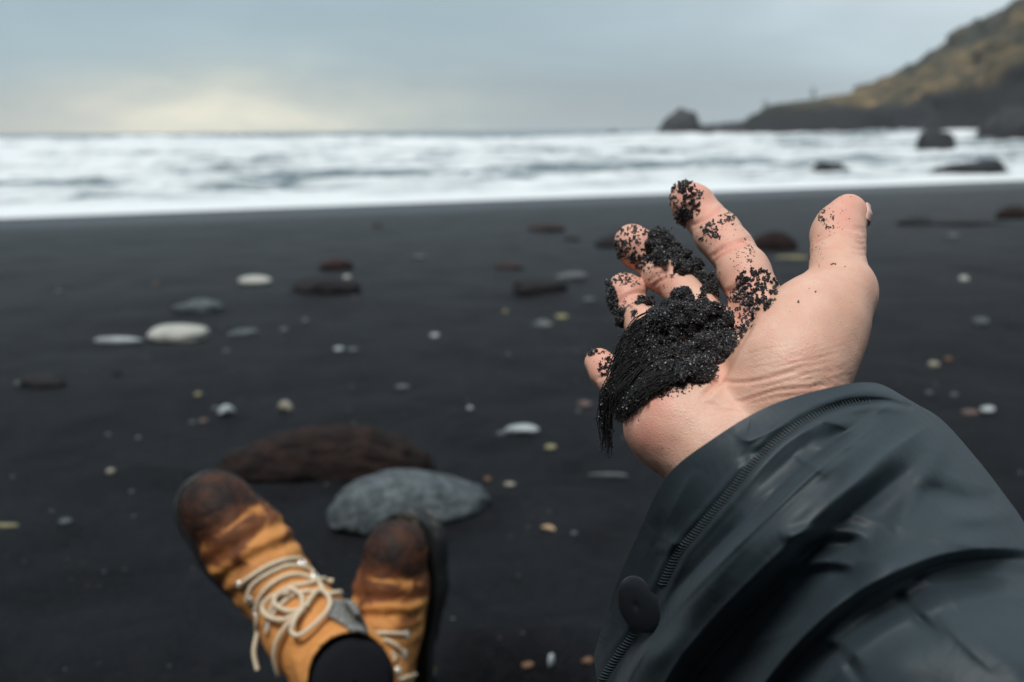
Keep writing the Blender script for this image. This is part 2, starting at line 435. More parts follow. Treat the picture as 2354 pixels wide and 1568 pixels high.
# back side falls away
xb = x[:, -1:] + np.array([[4, 14, 40]]) * 0.3; yb = y[:, -1:] + np.array([[6, 25, 70]]); zb = z[:, -1:] * np.array([[0.96, 0.6, 0]]) - np.array([[0, 0, 1.5]])
x = np.concatenate([x, xb], 1); y = np.concatenate([y, yb], 1); z = np.concatenate([z, zb], 1)
V = np.stack([x, y, z], -1).reshape(-1, 3)
me = mesh_np('headland', V, grid_faces(len(cols), x.shape[1])[:, ::-1], hill_m)
fr = np.concatenate([foot, foot[:, -3:]], 1)
rk = sstep(0.6, -0.6, z - fr - 0.3 - 0.9 * fbm(x * 0.15, y * 0.15, 0, 3, 28)) 
vattr(me, 'rock', rk.ravel())
tag(link('headland_hill', me), 'steep grassy headland with a dark rocky foot', 'hill', kind='structure')
HB = BVHTree.FromPolygons([tuple(v) for v in V], [tuple(f) for f in grid_faces(len(cols), x.shape[1])])

# ---------------------------------------------------------------- rocks
def ico(sub):
    bm = bmesh.new(); bmesh.ops.create_icosphere(bm, subdivisions=sub, radius=1.0)
    V = np.array([v.co[:] for v in bm.verts]); F = np.array([[v.index for v in f.verts] for f in bm.faces]); bm.free()
    return V, F
ICO4 = ico(4); ICO3 = ico(3); ICO1 = ico(1); ICO5 = ico(5)
def stone_mat(name, c1, c2, rough=0.8, sc=30, pits=0.0, pitc=(0.01, 0.01, 0.012), bd=0.004):
    m, nt, b = mat(name, rough=rough, spec=0.35)
    o = coords(nt); n1 = noise(nt, o, sc, 5, 0.65); n2 = noise(nt, o, sc * 5, 4, 0.7)
    c = ramp(nt, n1, [(0.32, c1), (0.68, c2)])
    if pits:
        v = nt.nodes.new('ShaderNodeTexVoronoi'); v.inputs['Scale'].default_value = sc * 3.2; nt.links.new(o, v.inputs['Vector'])
        k = mth(nt, 'MULTIPLY', ramp(nt, v.outputs['Distance'], [(0.15, 1.0), (0.42, 0.0)]), ramp(nt, n1, [(0.34, 0.0), (0.5, pits)]))
        c = mix(nt, k, c, pitc)
    nt.links.new(c, b.inputs['Base Color'])
    nt.links.new(bump(nt, n2, 0.7, bd), b.inputs['Normal'])
    return m
MS = dict(
    white=stone_mat('pale_stone', (0.30, 0.31, 0.29), (0.44, 0.44, 0.40)),
    shell=stone_mat('bleached_shell', (0.22, 0.25, 0.26), (0.44, 0.48, 0.50), 0.5),
    cream=stone_mat('cream_shell', (0.18, 0.17, 0.13), (0.34, 0.32, 0.26), 0.6),
    grey=stone_mat('grey_stone', (0.06, 0.07, 0.074), (0.14, 0.155, 0.16)),
    bluegrey=stone_mat('blue_grey_stone', (0.045, 0.06, 0.066), (0.11, 0.13, 0.138)),
    dark=stone_mat('dark_basalt', (0.006, 0.006, 0.008), (0.016, 0.015, 0.017)),
    brown=stone_mat('brown_basalt', (0.014, 0.009, 0.009), (0.05, 0.028, 0.026)),
    red=stone_mat('red_scoria', (0.003, 0.0025, 0.0025), (0.034, 0.018, 0.015), 0.95, 22, 0.9, bd=0.012),
    basalt=stone_mat('pitted_grey_basalt', (0.024, 0.034, 0.040), (0.13, 0.155, 0.165), 0.85, 34, 0.8),
    tan=stone_mat('driftwood', (0.32, 0.22, 0.12), (0.50, 0.38, 0.24), 0.8),
    orange=stone_mat('orange_fragment', (0.11, 0.06, 0.035), (0.18, 0.10, 0.06), 0.7),
    olive=stone_mat('dry_olive_stalk', (0.16, 0.15, 0.08), (0.28, 0.26, 0.15), 0.8),
    pink=stone_mat('pinkish_pebble', (0.07, 0.05, 0.046), (0.14, 0.10, 0.09), 0.7),
    searock=stone_mat('wet_sea_rock', (0.007, 0.008, 0.010), (0.020, 0.022, 0.026), 0.6, 1.2, bd=0.1))
def ground_hit(vx, vy):
    r = raydir(vx, vy); lo_, hi_ = 0.3, 60
    for t in np.geomspace(0.3, 60, 400):
        p = EYEP + r * t
        if p[2] < ground_h(p[0], p[1]): hi_ = t; break
        lo_ = t
    for _ in range(25):
        t = (lo_ + hi_) / 2; p = EYEP + r * t
        if p[2] < ground_h(p[0], p[1]): hi_ = t
        else: lo_ = t
    return EYEP + r * lo_, lo_
def stone(name, vx, vy, w, h, m, label, cat='stone', rot=0.0, kind='pebble', seed=0, rough=0.20, group=None, base=None):
    """w, h: extent across the picture; vy: where its middle shows"""
    p, t = ground_hit(vx, vy + h * 0.42)
    if w < 60: w *= .9; h *= .8
    W_ = w * t / FV / 2; H_ = max(h * t / FV, 0.004)
    dep = {'pebble': W_ * 0.75, 'flat': W_ * 0.6, 'stick': max(H_ * 0.5, 0.003), 'rock': W_ * 0.55, 'shell': W_ * 0.6}[kind]
    V, F = ICO4 if w > 90 else (ICO3 if w > 30 else ico(2))
    V = V.copy(); s = seed + int(vx)
    n = V / np.linalg.norm(V, axis=1)[:, None]
    a = rough if kind != 'stick' else 0.12
    if w > 70 and m in ('white', 'red'): a = 0.09
    V = V * (1 + a * fbm(n[:, 0] * 1.3 + s, n[:, 1] * 1.3, n[:, 2] * 1.3 + 0.01, 4, 5)[:, None])
    if kind == 'rock':
        V = V * (1 + 0.05 * fbm(n[:, 0] * 7 + s, n[:, 1] * 7, n[:, 2] * 7 + 0.01, 3, 15)[:, None])
    up = 0.5 if kind in ('pebble', 'stick') else 0.62
    V = V * np.array([W_, dep, H_ * up])
    if kind == 'shell':
        V[:, 2] += H_ * 0.5 * (1 - (V[:, 0] / W_) ** 2)
    if kind == 'stick':
        V[:, 1] += 0.08 * W_ * np.sin(V[:, 0] / W_ * 2.5 + s)
    me = mesh_np(name, V, F, MS[m])
    g = float(ground_h(p[0], p[1]))
    ob = link(name, me, None, (p[0], p[1] + dep * 0.5, g + H_ * (0.16 if kind != 'stick' else 0.12)))
    ob.rotation_euler = (0, 0, R(rot))
    tag(ob, label, cat, group)
    return ob
PB = 'pale pebbles and shell fragments on the sand'
DR = 'dark rocks lying on the beach'
LIST = [
 # name, vx, vy, w, h, mat, label, cat, rot, kind, group
 ('pebble', 405, 762, 148, 50, 'white', 'large smooth white oval stone left of the middle of the beach', 'stone', -8, 'pebble', None),
 ('driftwood_stick', 267, 778, 108, 20, 'shell', 'bleached white stick lying left of the large white oval stone', 'stick', 0, 'stick', None),
 ('pebble', 582, 642, 78, 26, 'white', 'pale flat oval stone left of the dark rock topped by a brown one', 'stone', -6, 'pebble', None),
 ('rock', 745, 657, 152, 42, 'dark', 'black flat rock in front of a smaller brown rock', 'rock', 4, 'rock', DR),
 ('rock', 770, 606, 80, 34, 'brown', 'small brown rock just behind the black flat rock', 'rock', 0, 'rock', DR),
 ('pebble', 797, 634, 22, 15, 'white', 'tiny pale pebble between the black flat rock and small brown rock', 'pebble', 0, 'pebble', PB),
 ('flat_stone', 455, 702, 105, 30, 'bluegrey', 'blue-grey flat stone half sunk behind the large white oval stone', 'stone', 8, 'flat', None),
 ('rock', 90, 876, 118, 32, 'dark', 'black flat rock near the left edge of the beach', 'rock', 0, 'rock', DR),
 ('pebble', 42, 877, 24, 20, 'bluegrey', 'small grey pebble at the left end of the black flat rock', 'pebble', 0, 'pebble', PB),
 ('rock', 1262, 523, 84, 18, 'brown', 'long low brown rock far up the beach near the surf', 'rock', 0, 'rock', DR),
 ('rock', 1316, 547, 44, 14, 'dark', 'small dark rock beside the long low brown rock', 'rock', 0, 'rock', DR),
 ('rock', 1238, 657, 122, 38, 'dark', 'black humped rock with a pale sliver of stone at its right end', 'rock', 3, 'rock', DR),
 ('flat_stone', 1318, 634, 76, 20, 'grey', 'pale slanting sliver of stone behind the black humped rock', 'stone', 14, 'flat', None),
 ('rock', 1170, 610, 64, 18, 'brown', 'brown flat rock between the black humped rock and the surf', 'rock', 0, 'rock', DR),
 ('rock', 1420, 552, 95, 36, 'dark', 'dark rock seen beside the tip of the middle finger', 'rock', 6, 'rock', DR),
 ('rock', 1782, 552, 106, 58, 'red', 'dark red rounded rock between index finger and thumb', 'rock', 0, 'rock', DR),
 ('driftwood_stick', 1822, 590, 74, 13, 'olive', 'dull yellowish stick below the dark red rounded rock', 'stick', -4, 'stick', None),
 ('rock', 2110, 508, 82, 20, 'dark', 'dark low rock far right of the thumb tip', 'rock', 0, 'rock', DR),
 ('driftwood_log', 2235, 512, 190, 13, 'dark', 'long dark strip of driftwood right of the thumb tip', 'driftwood', -2, 'stick', None),
 ('rock', 2336, 487, 84, 36, 'red', 'reddish dark rock cut by the right edge near the surf', 'rock', 0, 'rock', DR),
 ('pebble', 2218, 635, 28, 24, 'white', 'bright round white pebble right of the thumb knuckle', 'pebble', 0, 'pebble', PB),
 ('pebble', 2258, 734, 42, 28, 'bluegrey', 'blue-grey pebble below the bright round white pebble', 'pebble', -10, 'pebble', PB),
 ('pebble', 2148, 832, 30, 28, 'cream', 'cream pebble with an orange fragment at its right', 'pebble', 0, 'pebble', PB),
 ('pebble', 2182, 822, 20, 18, 'orange', 'small orange fragment beside the cream pebble', 'pebble', 0, 'pebble', PB),
 ('pebble', 2275, 938, 38, 18, 'shell', 'flat pale shell fragment right of the sleeve cuff', 'shell', 0, 'pebble', PB),
 ('pebble', 2232, 946, 50, 14, 'pink', 'reddish-brown fragment left of the flat pale shell fragment', 'pebble', 8, 'flat', PB),
 ('pebble', 2137, 900, 20, 14, 'bluegrey', 'tiny grey pebble just above the sleeve cuff corner', 'pebble', 0, 'pebble', PB),
 ('pebble', 2196, 905, 24, 14, 'bluegrey', 'tiny blue-grey pebble between sleeve cuff and flat pale shell', 'pebble', 0, 'pebble', PB),
 ('pebble', 2190, 540, 34, 12, 'grey', 'dim grey stone under the long strip of driftwood', 'pebble', 0, 'flat', PB),
 ('pebble', 1355, 686, 36, 20, 'bluegrey', 'pale grey pebble beside the ring finger', 'pebble', 0, 'pebble', PB),
 ('pebble', 1162, 714, 16, 15, 'olive', 'tiny dull pebble below the black humped rock', 'pebble', 0, 'pebble', PB),
 ('pebble', 1292, 725, 38, 18, 'olive', 'tan pebble left of the heaped hand above the little finger', 'pebble', 0, 'pebble', PB),
 ('pebble', 1247, 742, 56, 24, 'grey', 'mottled grey pebble next to the tan pebble', 'pebble', -10, 'flat', PB),
 ('pebble', 702, 734, 18, 20, 'grey', 'tiny upright grey pebble below the black flat rock', 'pebble', 0, 'pebble', PB),
 ('pebble', 652, 755, 24, 16, 'grey', 'small grey pebble left of the tiny upright one', 'pebble', 0, 'pebble', PB),
 ('flat_stone', 560, 763, 66, 18, 'bluegrey', 'thin blue-grey stone right of the large white oval stone', 'stone', 14, 'flat', None),
 ('pebble', 530, 766, 20, 14, 'grey', 'small greenish grey pebble touching the thin blue-grey stone', 'pebble', 0, 'pebble', PB),
 ('pebble', 520, 804, 18, 16, 'grey', 'tiny grey pebble right of and below the large white oval stone', 'pebble', 0, 'pebble', PB),
 ('pebble', 778, 799, 30, 16, 'shell', 'left one of two whitish pebbles lying side by side', 'pebble', 0, 'pebble', PB),
 ('pebble', 810, 801, 34, 14, 'bluegrey', 'right one of two whitish pebbles lying side by side', 'pebble', 0, 'pebble', PB),
 ('pebble', 998, 768, 26, 15, 'shell', 'lone bright pebble in the middle of the beach', 'pebble', 0, 'pebble', PB),
 ('pebble', 925, 888, 36, 12, 'grey', 'dim flat pebble between the brown boulder and the surf', 'pebble', 0, 'flat', PB),
 ('shell', 520, 945, 46, 22, 'shell', 'bright white broken shell left of the brown boulder', 'shell', 28, 'shell', None),
 ('pebble', 494, 936, 22, 16, 'bluegrey', 'small grey pebble touching the bright white broken shell', 'pebble', 0, 'pebble', PB),
 ('shell', 655, 935, 40, 24, 'cream', 'cream shell fragment above the left end of the brown boulder', 'shell', -14, 'shell', None),
 ('pebble', 455, 904, 22, 13, 'olive', 'tiny dull pebble above the bright white broken shell', 'pebble', 0, 'pebble', PB),
 ('pebble', 441, 969, 18, 14, 'bluegrey', 'tiny grey pebble below the bright white broken shell', 'pebble', 0, 'pebble', PB),
 ('pebble', 466, 965, 26, 12, 'pink', 'tiny pinkish pebble below the bright white broken shell', 'pebble', 0, 'pebble', PB),
 ('pebble', 1080, 935, 16, 15, 'shell', 'tiny bright round pebble above the curved white shell', 'pebble', 0, 'pebble', PB),
 ('shell', 1202, 989, 76, 13, 'shell', 'curved white shell fragment left of the falling sand', 'shell', -5, 'shell', None),
 ('pebble', 1152, 994, 30, 12, 'grey', 'dull chip at the left end of the curved white shell', 'pebble', 0, 'flat', PB),
 ('pebble', 1266, 1024, 32, 20, 'olive', 'olive pebble below right of the curved white shell', 'pebble', 0, 'pebble', PB),
 ('driftwood_stick', 1400, 1090, 90, 12, 'grey', 'pale straight twig below the falling sand', 'stick', -7, 'stick', None),
 ('driftwood_stick', 1262, 1210, 42, 16, 'tan', 'short tan twig between the grey boulder and the sleeve', 'stick', -30, 'stick', None),
 ('pebble', 1320, 1223, 18, 12, 'grey', 'tiny grey pebble right of the short tan twig', 'pebble', 0, 'pebble', PB),
 ('pebble', 253, 1080, 24, 17, 'cream', 'cream chip left of the left boot toe', 'pebble', 40, 'pebble', PB),
 ('pebble', 318, 1004, 16, 14, 'grey', 'tiny grey pebble left of the brown boulder, nearer of two', 'pebble', 0, 'pebble', PB),
 ('pebble', 248, 997, 16, 14, 'bluegrey', 'tiny blue-grey pebble farther left of the brown boulder', 'pebble', 0, 'pebble', PB),
 ('pebble', 302, 1128, 15, 13, 'bluegrey', 'tiny bluish pebble beside the sole of the left boot', 'pebble', 0, 'pebble', PB),
 ('pebble', 148, 1196, 34, 16, 'bluegrey', 'blue-grey pebble between the left edge and the left boot', 'pebble', 0, 'pebble', PB),
 ('driftwood_stick', 14, 1206, 64, 13, 'olive', 'olive stalk cut by the left edge of the picture', 'stick', -8, 'stick', None),
 ('pebble', 1121, 1098, 18, 17, 'orange', 'small orange fragment at the tip of the grey boulder', 'pebble', 0, 'pebble', PB),
 ('pebble', 1172, 1111, 30, 13, 'cream', 'flat cream chip right of the grey boulder', 'pebble', 6, 'pebble', PB),
 ('pebble', 1344, 926, 34, 22, 'pink', 'brown fragment below the little finger', 'pebble', 0, 'pebble', PB),
 ('pebble', 1330, 943, 16, 14, 'bluegrey', 'tiny grey pebble touching the brown fragment below the little finger', 'pebble', 0, 'pebble', PB),
 ('pebble', 135, 668, 24, 18, 'bluegrey', 'round grey pebble far left, beyond the white stick', 'pebble', 0, 'pebble', PB),
 ('pebble', 358, 650, 22, 15, 'pink', 'dim pinkish pebble behind the blue-grey flat stone', 'pebble', 0, 'pebble', PB),
 ('pebble', 960, 590, 40, 11, 'grey', 'dim flat grey pebble halfway between dark rocks and surf', 'pebble', 0, 'flat', PB),
 ('rock', 868, 516, 32, 12, 'brown', 'tiny brown rock alone close to the surf', 'rock', 0, 'rock', DR),
 ('pebble', 268, 853, 26, 16, 'dark', 'small black pebble between white stick and black flat rock', 'pebble', 0, 'pebble', PB),
 ('leaf', 1215, 1527, 44, 14, 'orange', 'orange-brown dry leaf in the hollow dug in the sand', 'leaf', 30, 'flat', None),
 ('shell', 1267, 1520, 26, 34, 'shell', 'white feathery shell fragment in the hollow dug in the sand', 'shell', 60, 'shell', None),
 ('leaf', 1352, 1516, 34, 18, 'orange', 'orange leaf scrap touching the left side of the sleeve', 'leaf', 20, 'flat', None),
 ('pebble', 992, 1535, 20, 20, 'olive', 'dull pebble beside the heel of the right boot', 'pebble', 0, 'pebble', PB),
]
for k, (nm, vx, vy, w, h, m_, lb, ct, ro, kd, gp) in enumerate(LIST):
    stone(nm, vx, vy, w, h, m_, lb, ct, ro, kd, k, group=gp)

# shell grit strewn over the sand
gp_ = []
rg_ = np.random.default_rng(5); V0, F0 = ICO1; Vg = []; Fg = []; tn_ = []
for k in range(1500):
    yy = 0.9 + 7.5 * rg_.random() ** 1.5; xx = (rg_.random() * 2 - 1) * (0.5 + yy * 0.62)
    r_ = 0.0012 + 0.0028 * rg_.random() ** 3; v = V0 * r_ * rg_.uniform(.5, 1.4, 3) * (1 + .3 * rg_.normal(size=(len(V0), 1)))
    Vg.append(v + np.array([xx, yy, float(0)])); Fg.append(F0 + k * len(V0)); gp_.append((xx, yy)); tn_ += [rg_.random()] * len(V0)
gz = ground_h(np.array(gp_)[:, 0], np.array(gp_)[:, 1])
Vg = np.concatenate([v + np.array([0, 0, z_ + .0006]) for v, z_ in zip(Vg, gz)])
grit_m, nt, b = mat('shell_grit', rough=0.7)
nt.links.new(ramp(nt, attr(nt, 'tone'), [(0.0, (0.01, 0.01, 0.012)), (0.5, (0.05, 0.045, 0.042)), (0.8, (0.14, 0.14, 0.14)), (1.0, (0.34, 0.34, 0.32))]), b.inputs['Base Color'])
me = mesh_np('shell_grit', Vg, np.concatenate(Fg), grit_m); vattr(me, 'tone', tn_)
tag(link('shell_grit', me), 'fine shell grit strewn over the black sand', 'grit', kind='stuff')

def boulder(pts_w, name, vx, vy, w, h, dep, m, label, shape, sd_, sub=ICO5):
    p, t = ground_hit(vx, vy)
    W_ = w * t / FV / 2; H_ = h * t / FV
    V, F = sub; n = V.copy()
    x = n[:, 0]
    prof_ = np.interp(x, *zip(*shape))
    V = V * (1 + 0.06 * fbm(n[:, 0] * 2 + sd_, n[:, 1] * 2, n[:, 2] * 2 + .01, 3, sd_)[:, None] + (0.022 if m != 'red' else 0.05) * fbm(n[:, 0] * 11, n[:, 1] * 11 + sd_, n[:, 2] * 11 + .01, 4, sd_ + 7, .7)[:, None])
    V = np.stack([V[:, 0] * W_, V[:, 1] * dep, np.where(V[:, 2] > 0, np.abs(V[:, 2]) ** 0.72 * H_ * prof_, V[:, 2] * H_ * 0.25 * prof_)], 1)
    me = mesh_np(name, V, F, MS[m])
    g = float(ground_h(p[0], p[1] + dep * 0.8))
    ob = link(name, me, None, (p[0], p[1] + dep * 0.85, g))
    tag(ob, label, 'boulder')
    return ob
boulder(None, 'boulder', 735, 1100, 510, 104, 0.07, 'red', 'long rough red-brown boulder behind the left boot toe', [(-1, 0.55), (-.6, 0.75), (-.1, 1.0), (.4, 1.0), (.8, 0.7), (1, 0.45)], 3)
b2 = boulder(None, 'boulder', 936, 1212, 388, 102, 0.08, 'basalt', 'blue-grey pitted boulder behind the right boot toe', [(-1, 0.75), (-.7, 1.0), (-.3, 1.0), (.2, .85), (.6, 0.62), (1, 0.4)], 8)
b2.rotation_euler = (0, R(0), R(27))
# rocks in the surf
def sea_rock(vx, vbase, w, h, label, shape, sd_, rg=0.2, dist=None, name='sea_rock', cat='rock', group='dark rocks standing in the surf'):
    r = raydir(vx, 298); r = r / r[1]
    if dist is None:
        p = plane_hit(vx, vbase, SEA_Z); dist = p[1]
    t = dist
    zt = EYE + (raydir(vx, vbase - h)[2] / raydir(vx, vbase - h)[1]) * t
    zb = min(EYE + (raydir(vx, vbase)[2] / raydir(vx, vbase)[1]) * t, SEA_Z)
    W_ = w * t / FV / 2; H_ = zt - zb
    V, F = ICO4; n = V.copy(); x = n[:, 0]
    V = V * (1 + rg * fbm(n[:, 0] * 2.4 + sd_, n[:, 1] * 2.4, n[:, 2] * 2.4 + .01, 5, sd_, .65)[:, None])
    pr = np.interp(x, *zip(*shape))
    V = np.stack([V[:, 0] * W_, V[:, 1] * W_ * 0.6, np.where(V[:, 2] > 0, np.abs(V[:, 2]) ** 0.65 * H_ * pr, V[:, 2] * 0.4)], 1)
    ob = link(name, mesh_np(name, V, F, MS['searock']), None, (r[0] * t, t, zb))
    tag(ob, label, cat, group); return ob
sea_rock(1912, 396, 92, 25, 'long low dark rock awash in the surf behind the thumb', [(-1, .5), (-.4, 1), (.5, .8), (1, .4)], 4)
sea_rock(2235, 400, 184, 34, 'dark ridge of rock at the right edge of the surf', [(-1, .3), (-.4, .7), (.1, .85), (.6, 1.1), (1, .5)], 5)
sea_rock(2155, 345, 84, 46, 'blocky dark rock standing at the foot of the headland', [(-1, 1.5), (-.6, 1.1), (0, .95), (.6, 1.0), (1, 1.3)], 6, .10)
sea_rock(2315, 348, 160, 105, 'tallest black rock at the foot of the headland by the right edge', [(-1, .4), (-.3, .9), (.2, 1.0), (1, .9)], 7, .16, 78)
sea_rock(1563, 320, 112, 70, 'domed sea stack off the tip of the headland', [(-1, .35), (-.5, .75), (0, 1), (.6, .95), (1, .45)], 9, .10, 150, 'sea_stack', 'sea stack', None)
sea_rock(1406, 316, 46, 18, 'tiny dark rock far out in the surf, farthest left', [(-1, .4), (.4, 1), (1, .6)], 10, .15, 140)
sea_rock(1480, 322, 46, 12, 'small low rock just left of the domed sea stack', [(-1, .4), (.2, 1), (1, .8)], 12, .15, 140)
sea_rock(1690, 324, 240, 52, 'low dark reef joining the sea stack to the headland', [(-1, .9), (0, .8), (1, 1)], 13, .15, 152)
# leafless shrubs on the ridge
twig_m, nt, b = mat('bare_twigs', (0.03, 0.03, 0.028), 0.9)
def bare_tree(vx, vt, hpx, label):
    k = np.interp(vx, pv[:, 0], pv[:, 1]); dd = float(np.interp(vx, cols, D0)) + 57
    r = raydir(vx, k + 4); base_ = EYEP + r / r[1] * dd
    Hh = (k - vt) * dd / FV
    parts = []
    rr = random.Random(int(vx))
    root = bpy.data.objects.new('bare_tree', None); S.collection.objects.link(root); root.location = base_
    tag(root, label, 'tree', 'leafless trees on the headland ridge')
    V, F = tube([(0, 0, -0.6), (0.02, 0, Hh * 0.5), (0.05, 0, Hh)], [0.12, 0.09, 0.03], 6)
    link('trunk', mesh_np('trunk', V, F, twig_m), root)
    for i in range(16):
        z0 = Hh * rr.uniform(0.25, 0.9); a = rr.uniform(0, 6.28); L = Hh * 0.42 * (1.1 - z0 / Hh) + 0.3
        parts.append(tube([(0.03, 0, z0), (math.cos(a) * L * .5, math.sin(a) * L * .5, z0 + L * .5), (math.cos(a) * L * .7, math.sin(a) * L * .7, z0 + L)], [0.05, 0.035, 0.015], 5))
    link('crown', mesh_np('crown', *join(parts), twig_m), root)
bare_tree(1868, 200, 34, 'taller leafless tree standing on the headland ridge')
bare_tree(1760, 228, 28, 'shorter leafless tree on the low end of the ridge')

# ---------------------------------------------------------------- sea air
hz = bpy.data.materials.new('sea_haze'); hz.use_nodes = True
nt = hz.node_tree; nt.nodes.remove(nt.nodes['Principled BSDF'])
pvn = nt.nodes.new('ShaderNodeVolumePrincipled'); pvn.inputs['Color'].default_value = (0.93, 0.97, 1.0, 1); pvn.inputs['Density'].default_value = 0.0007
nt.links.new(pvn.outputs[0], nt.nodes['Material Output'].inputs['Volume'])
bm = bmesh.new(); bmesh.ops.create_cube(bm, size=1.0)
me = bpy.data.meshes.new('haze'); bm.to_mesh(me); bm.free(); me.materials.append(hz)
hzo = link('haze', me, None, (0, 120, 15)); hzo.scale = (2600, 1700, 42)
tag(hzo, 'thin sea haze over the beach and the headland', 'haze', kind='stuff')
# ============================================================ the person
HIP = Vector((0.0, -0.12, 0.0))
person = bpy.data.objects.new('person', None); S.collection.objects.link(person); person.location = HIP
tag(person, 'person in dark rain jacket and tan boots stretching out a hand full of black sand', 'person')
def part(name, me, parent=person, label=None):
    o = bpy.data.objects.new(name, me); S.collection.objects.link(o); o.parent = parent
    base_ = HIP if parent is person else Vector((0, 0, 0))
    o.matrix_parent_inverse = Matrix.Translation(-base_)
    if label: o['label'] = label
    return o
def H(zx, zy, d):
    vx, vy = HZ(zx, zy); return cs(vx, vy, d)

# ---- the hand, palm up, fingers pointing away from the eye
hs = SDF((0.010, -0.085, -0.530), (0.168, 0.088, -0.325), 0.0008)
def chain(pts, k=0.0035, F=None):
    for a, b_ in zip(pts[:-1], pts[1:]):
        hs.cone(H(*a[:3]), H(*b_[:3]), a[3] * pxm(a[2]), b_[3] * pxm(b_[2]), k, F)
def ball(zx, zy, d, r, k=0.004, F=None):
    p = H(zx, zy, d); hs.cone(p, p + 1e-5, r * pxm(d), r * pxm(d), k, F)
fingers = np.full(hs.F.shape, 0.05, np.float32)
FI = [
 [(618, 188, .490, 80), (662, 232, .487, 95), (722, 296, .481, 95), (775, 355, .474, 105), (838, 440, .464, 108), (900, 545, .452, 116), (962, 680, .440, 122), (1000, 780, .425, 125)],
 [(350, 398, .487, 82), (392, 448, .484, 92), (452, 498, .479, 82), (524, 566, .470, 84), (596, 638, .462, 86), (675, 735, .450, 102), (780, 870, .432, 112)],
 [(316, 626, .478, 75), (330, 680, .474, 79), (354, 742, .467, 77), (420, 810, .456, 92), (500, 885, .442, 98), (620, 970, .424, 108)],
 [(188, 992, .452, 70), (222, 1036, .448, 77), (268, 1085, .441, 76), (340, 1130, .430, 88), (500, 1180, .408, 104)]]
for ch in FI:
    tmp = np.full(hs.F.shape, 0.05, np.float32)
    chain(ch, 0.003, tmp)
    fingers = np.minimum(fingers, tmp)
# finger pads
ball(640, 205, .4835, 84, .006, fingers); ball(765, 372, .4695, 90, .006, fingers); ball(905, 560, .447, 100, .008, fingers)
ball(372, 415, .4810, 80, .006, fingers); ball(495, 550, .4685, 78, .006, fingers)
ball(325, 650, .4725, 76, .006, fingers)
thumb = np.full(hs.F.shape, 0.05, np.float32)
chain([(1416, 254, .430, 84), (1404, 285, .430, 94), (1372, 325, .428, 113), (1364, 380, .422, 124), (1363, 440, .415, 124), (1365, 530, .407, 129), (1380, 640, .397, 156)], 0.003, thumb)
ball(1350, 354, .422, 90, .006, thumb)
# palm
palm = np.full(hs.F.shape, 0.05, np.float32)
K = 0.012
chain([(985, 760, .436, 125), (1000, 1150, .400, 170), (1060, 1350, .380, 180)], K, palm)
chain([(790, 880, .440, 118), (880, 1200, .400, 170), (900, 1400, .380, 180)], K, palm)
chain([(620, 980, .424, 118), (730, 1260, .389, 190), (800, 1450, .380, 185)], K, palm)
chain([(470, 1165, .410, 118), (549, 1272, .390, 214), (676, 1362, .384, 196), (812, 1472, .376, 186), (1130, 1800, .360, 170)], K, palm)
chain([(1372, 650, .396, 152), (1275, 778, .389, 200), (1198, 897, .384, 227), (1140, 1015, .378, 230), (1112, 1135, .375, 208)], K, palm)
chain([(1112, 1120, .376, 205), (1150, 1260, .374, 180), (1400, 1650, .362, 170)], K, palm)
hs.F = hs.smin(hs.smin(palm, fingers, 0.005), thumb, 0.007)
SF = hs.F
Vc, Fc = hs.mesh()
Vc = smooth_mesh(Vc, Fc, 4)
Nc = normals(Vc, Fc)
if (Nc * (Vc - Vc.mean(0))).sum() < 0: Fc = Fc[:, ::-1]; Nc = -Nc
vx_, vy_ = to_view(Vc)
zx_ = (vx_ / 0.61302 - 2100) * 1.3069; zy_ = (vy_ / 0.61302 - 600) * 1.3069
front = sstep(-0.15, 0.25, Nc[:, 2])
disp = np.zeros(len(Vc)); red = np.zeros(len(Vc)); 
def crease(pts, depth, w, redness=0.5, lip=0.2):
    global disp, red
    pts = catmull(pts, 24)
    dd, _, par = polydist(zx_, zy_, pts)
    fade = sstep(0, 0.12, par) * sstep(1, 0.88, par) * 0.8 + 0.2
    disp -= front * depth * fade * (np.exp(-(dd / w) ** 2) - lip * np.exp(-((dd - 2.1 * w) / (1.1 * w)) ** 2))
    red = np.maximum(red, front * redness * 0.75 * fade * np.exp(-(dd / (w * 1.5)) ** 2))
# index finger
crease([(640, 325), (690, 295), (740, 262), (800, 236)], .00085, 10, .9)
crease([(655, 345), (720, 300), (770, 275)], .0003, 8, .4)
crease([(745, 478), (790, 440), (850, 408), (935, 388)], .0008, 10, .9)
crease([(758, 500), (800, 462), (860, 430), (945, 408)], .0007, 9, .8)
crease([(820, 655), (880, 610), (925, 595)], .0011, 13, .9)
# middle
crease([(372, 520), (410, 480), (462, 425)], .0007, 9, .6)
crease([(440, 595), (480, 565), (520, 548)], .0003, 8, .5)
crease([(448, 628), (480, 600), (530, 575)], .0004, 8, .6)
# ring
crease([(285, 705), (320, 672), (380, 650), (415, 660)], .0007, 10, .8)
crease([(300, 720), (340, 690), (400, 676)], .0003, 7, .3)
# little finger
crease([(185, 1075), (200, 1062), (228, 1050)], .0006, 8, .6)
# thumb
crease([(1245, 400), (1262, 378), (1320, 338), (1400, 330), (1480, 345)], .00035, 9, .6)
crease([(1245, 412), (1280, 392), (1330, 362)], .0004, 8, .4)
crease([(1262, 445), (1330, 437), (1400, 440)], .0002, 8, .2)
crease([(1228, 545), (1290, 522), (1340, 512)], .0005, 12, .3)
for k in range(6):
    y0 = 335 + k * 26 + 7 * rng.normal(); crease([(1440 + 12 * rng.normal(), y0 - 12), (1470, y0 + 4 * rng.normal()), (1500, y0 - 3)], .00018, 6, .3)
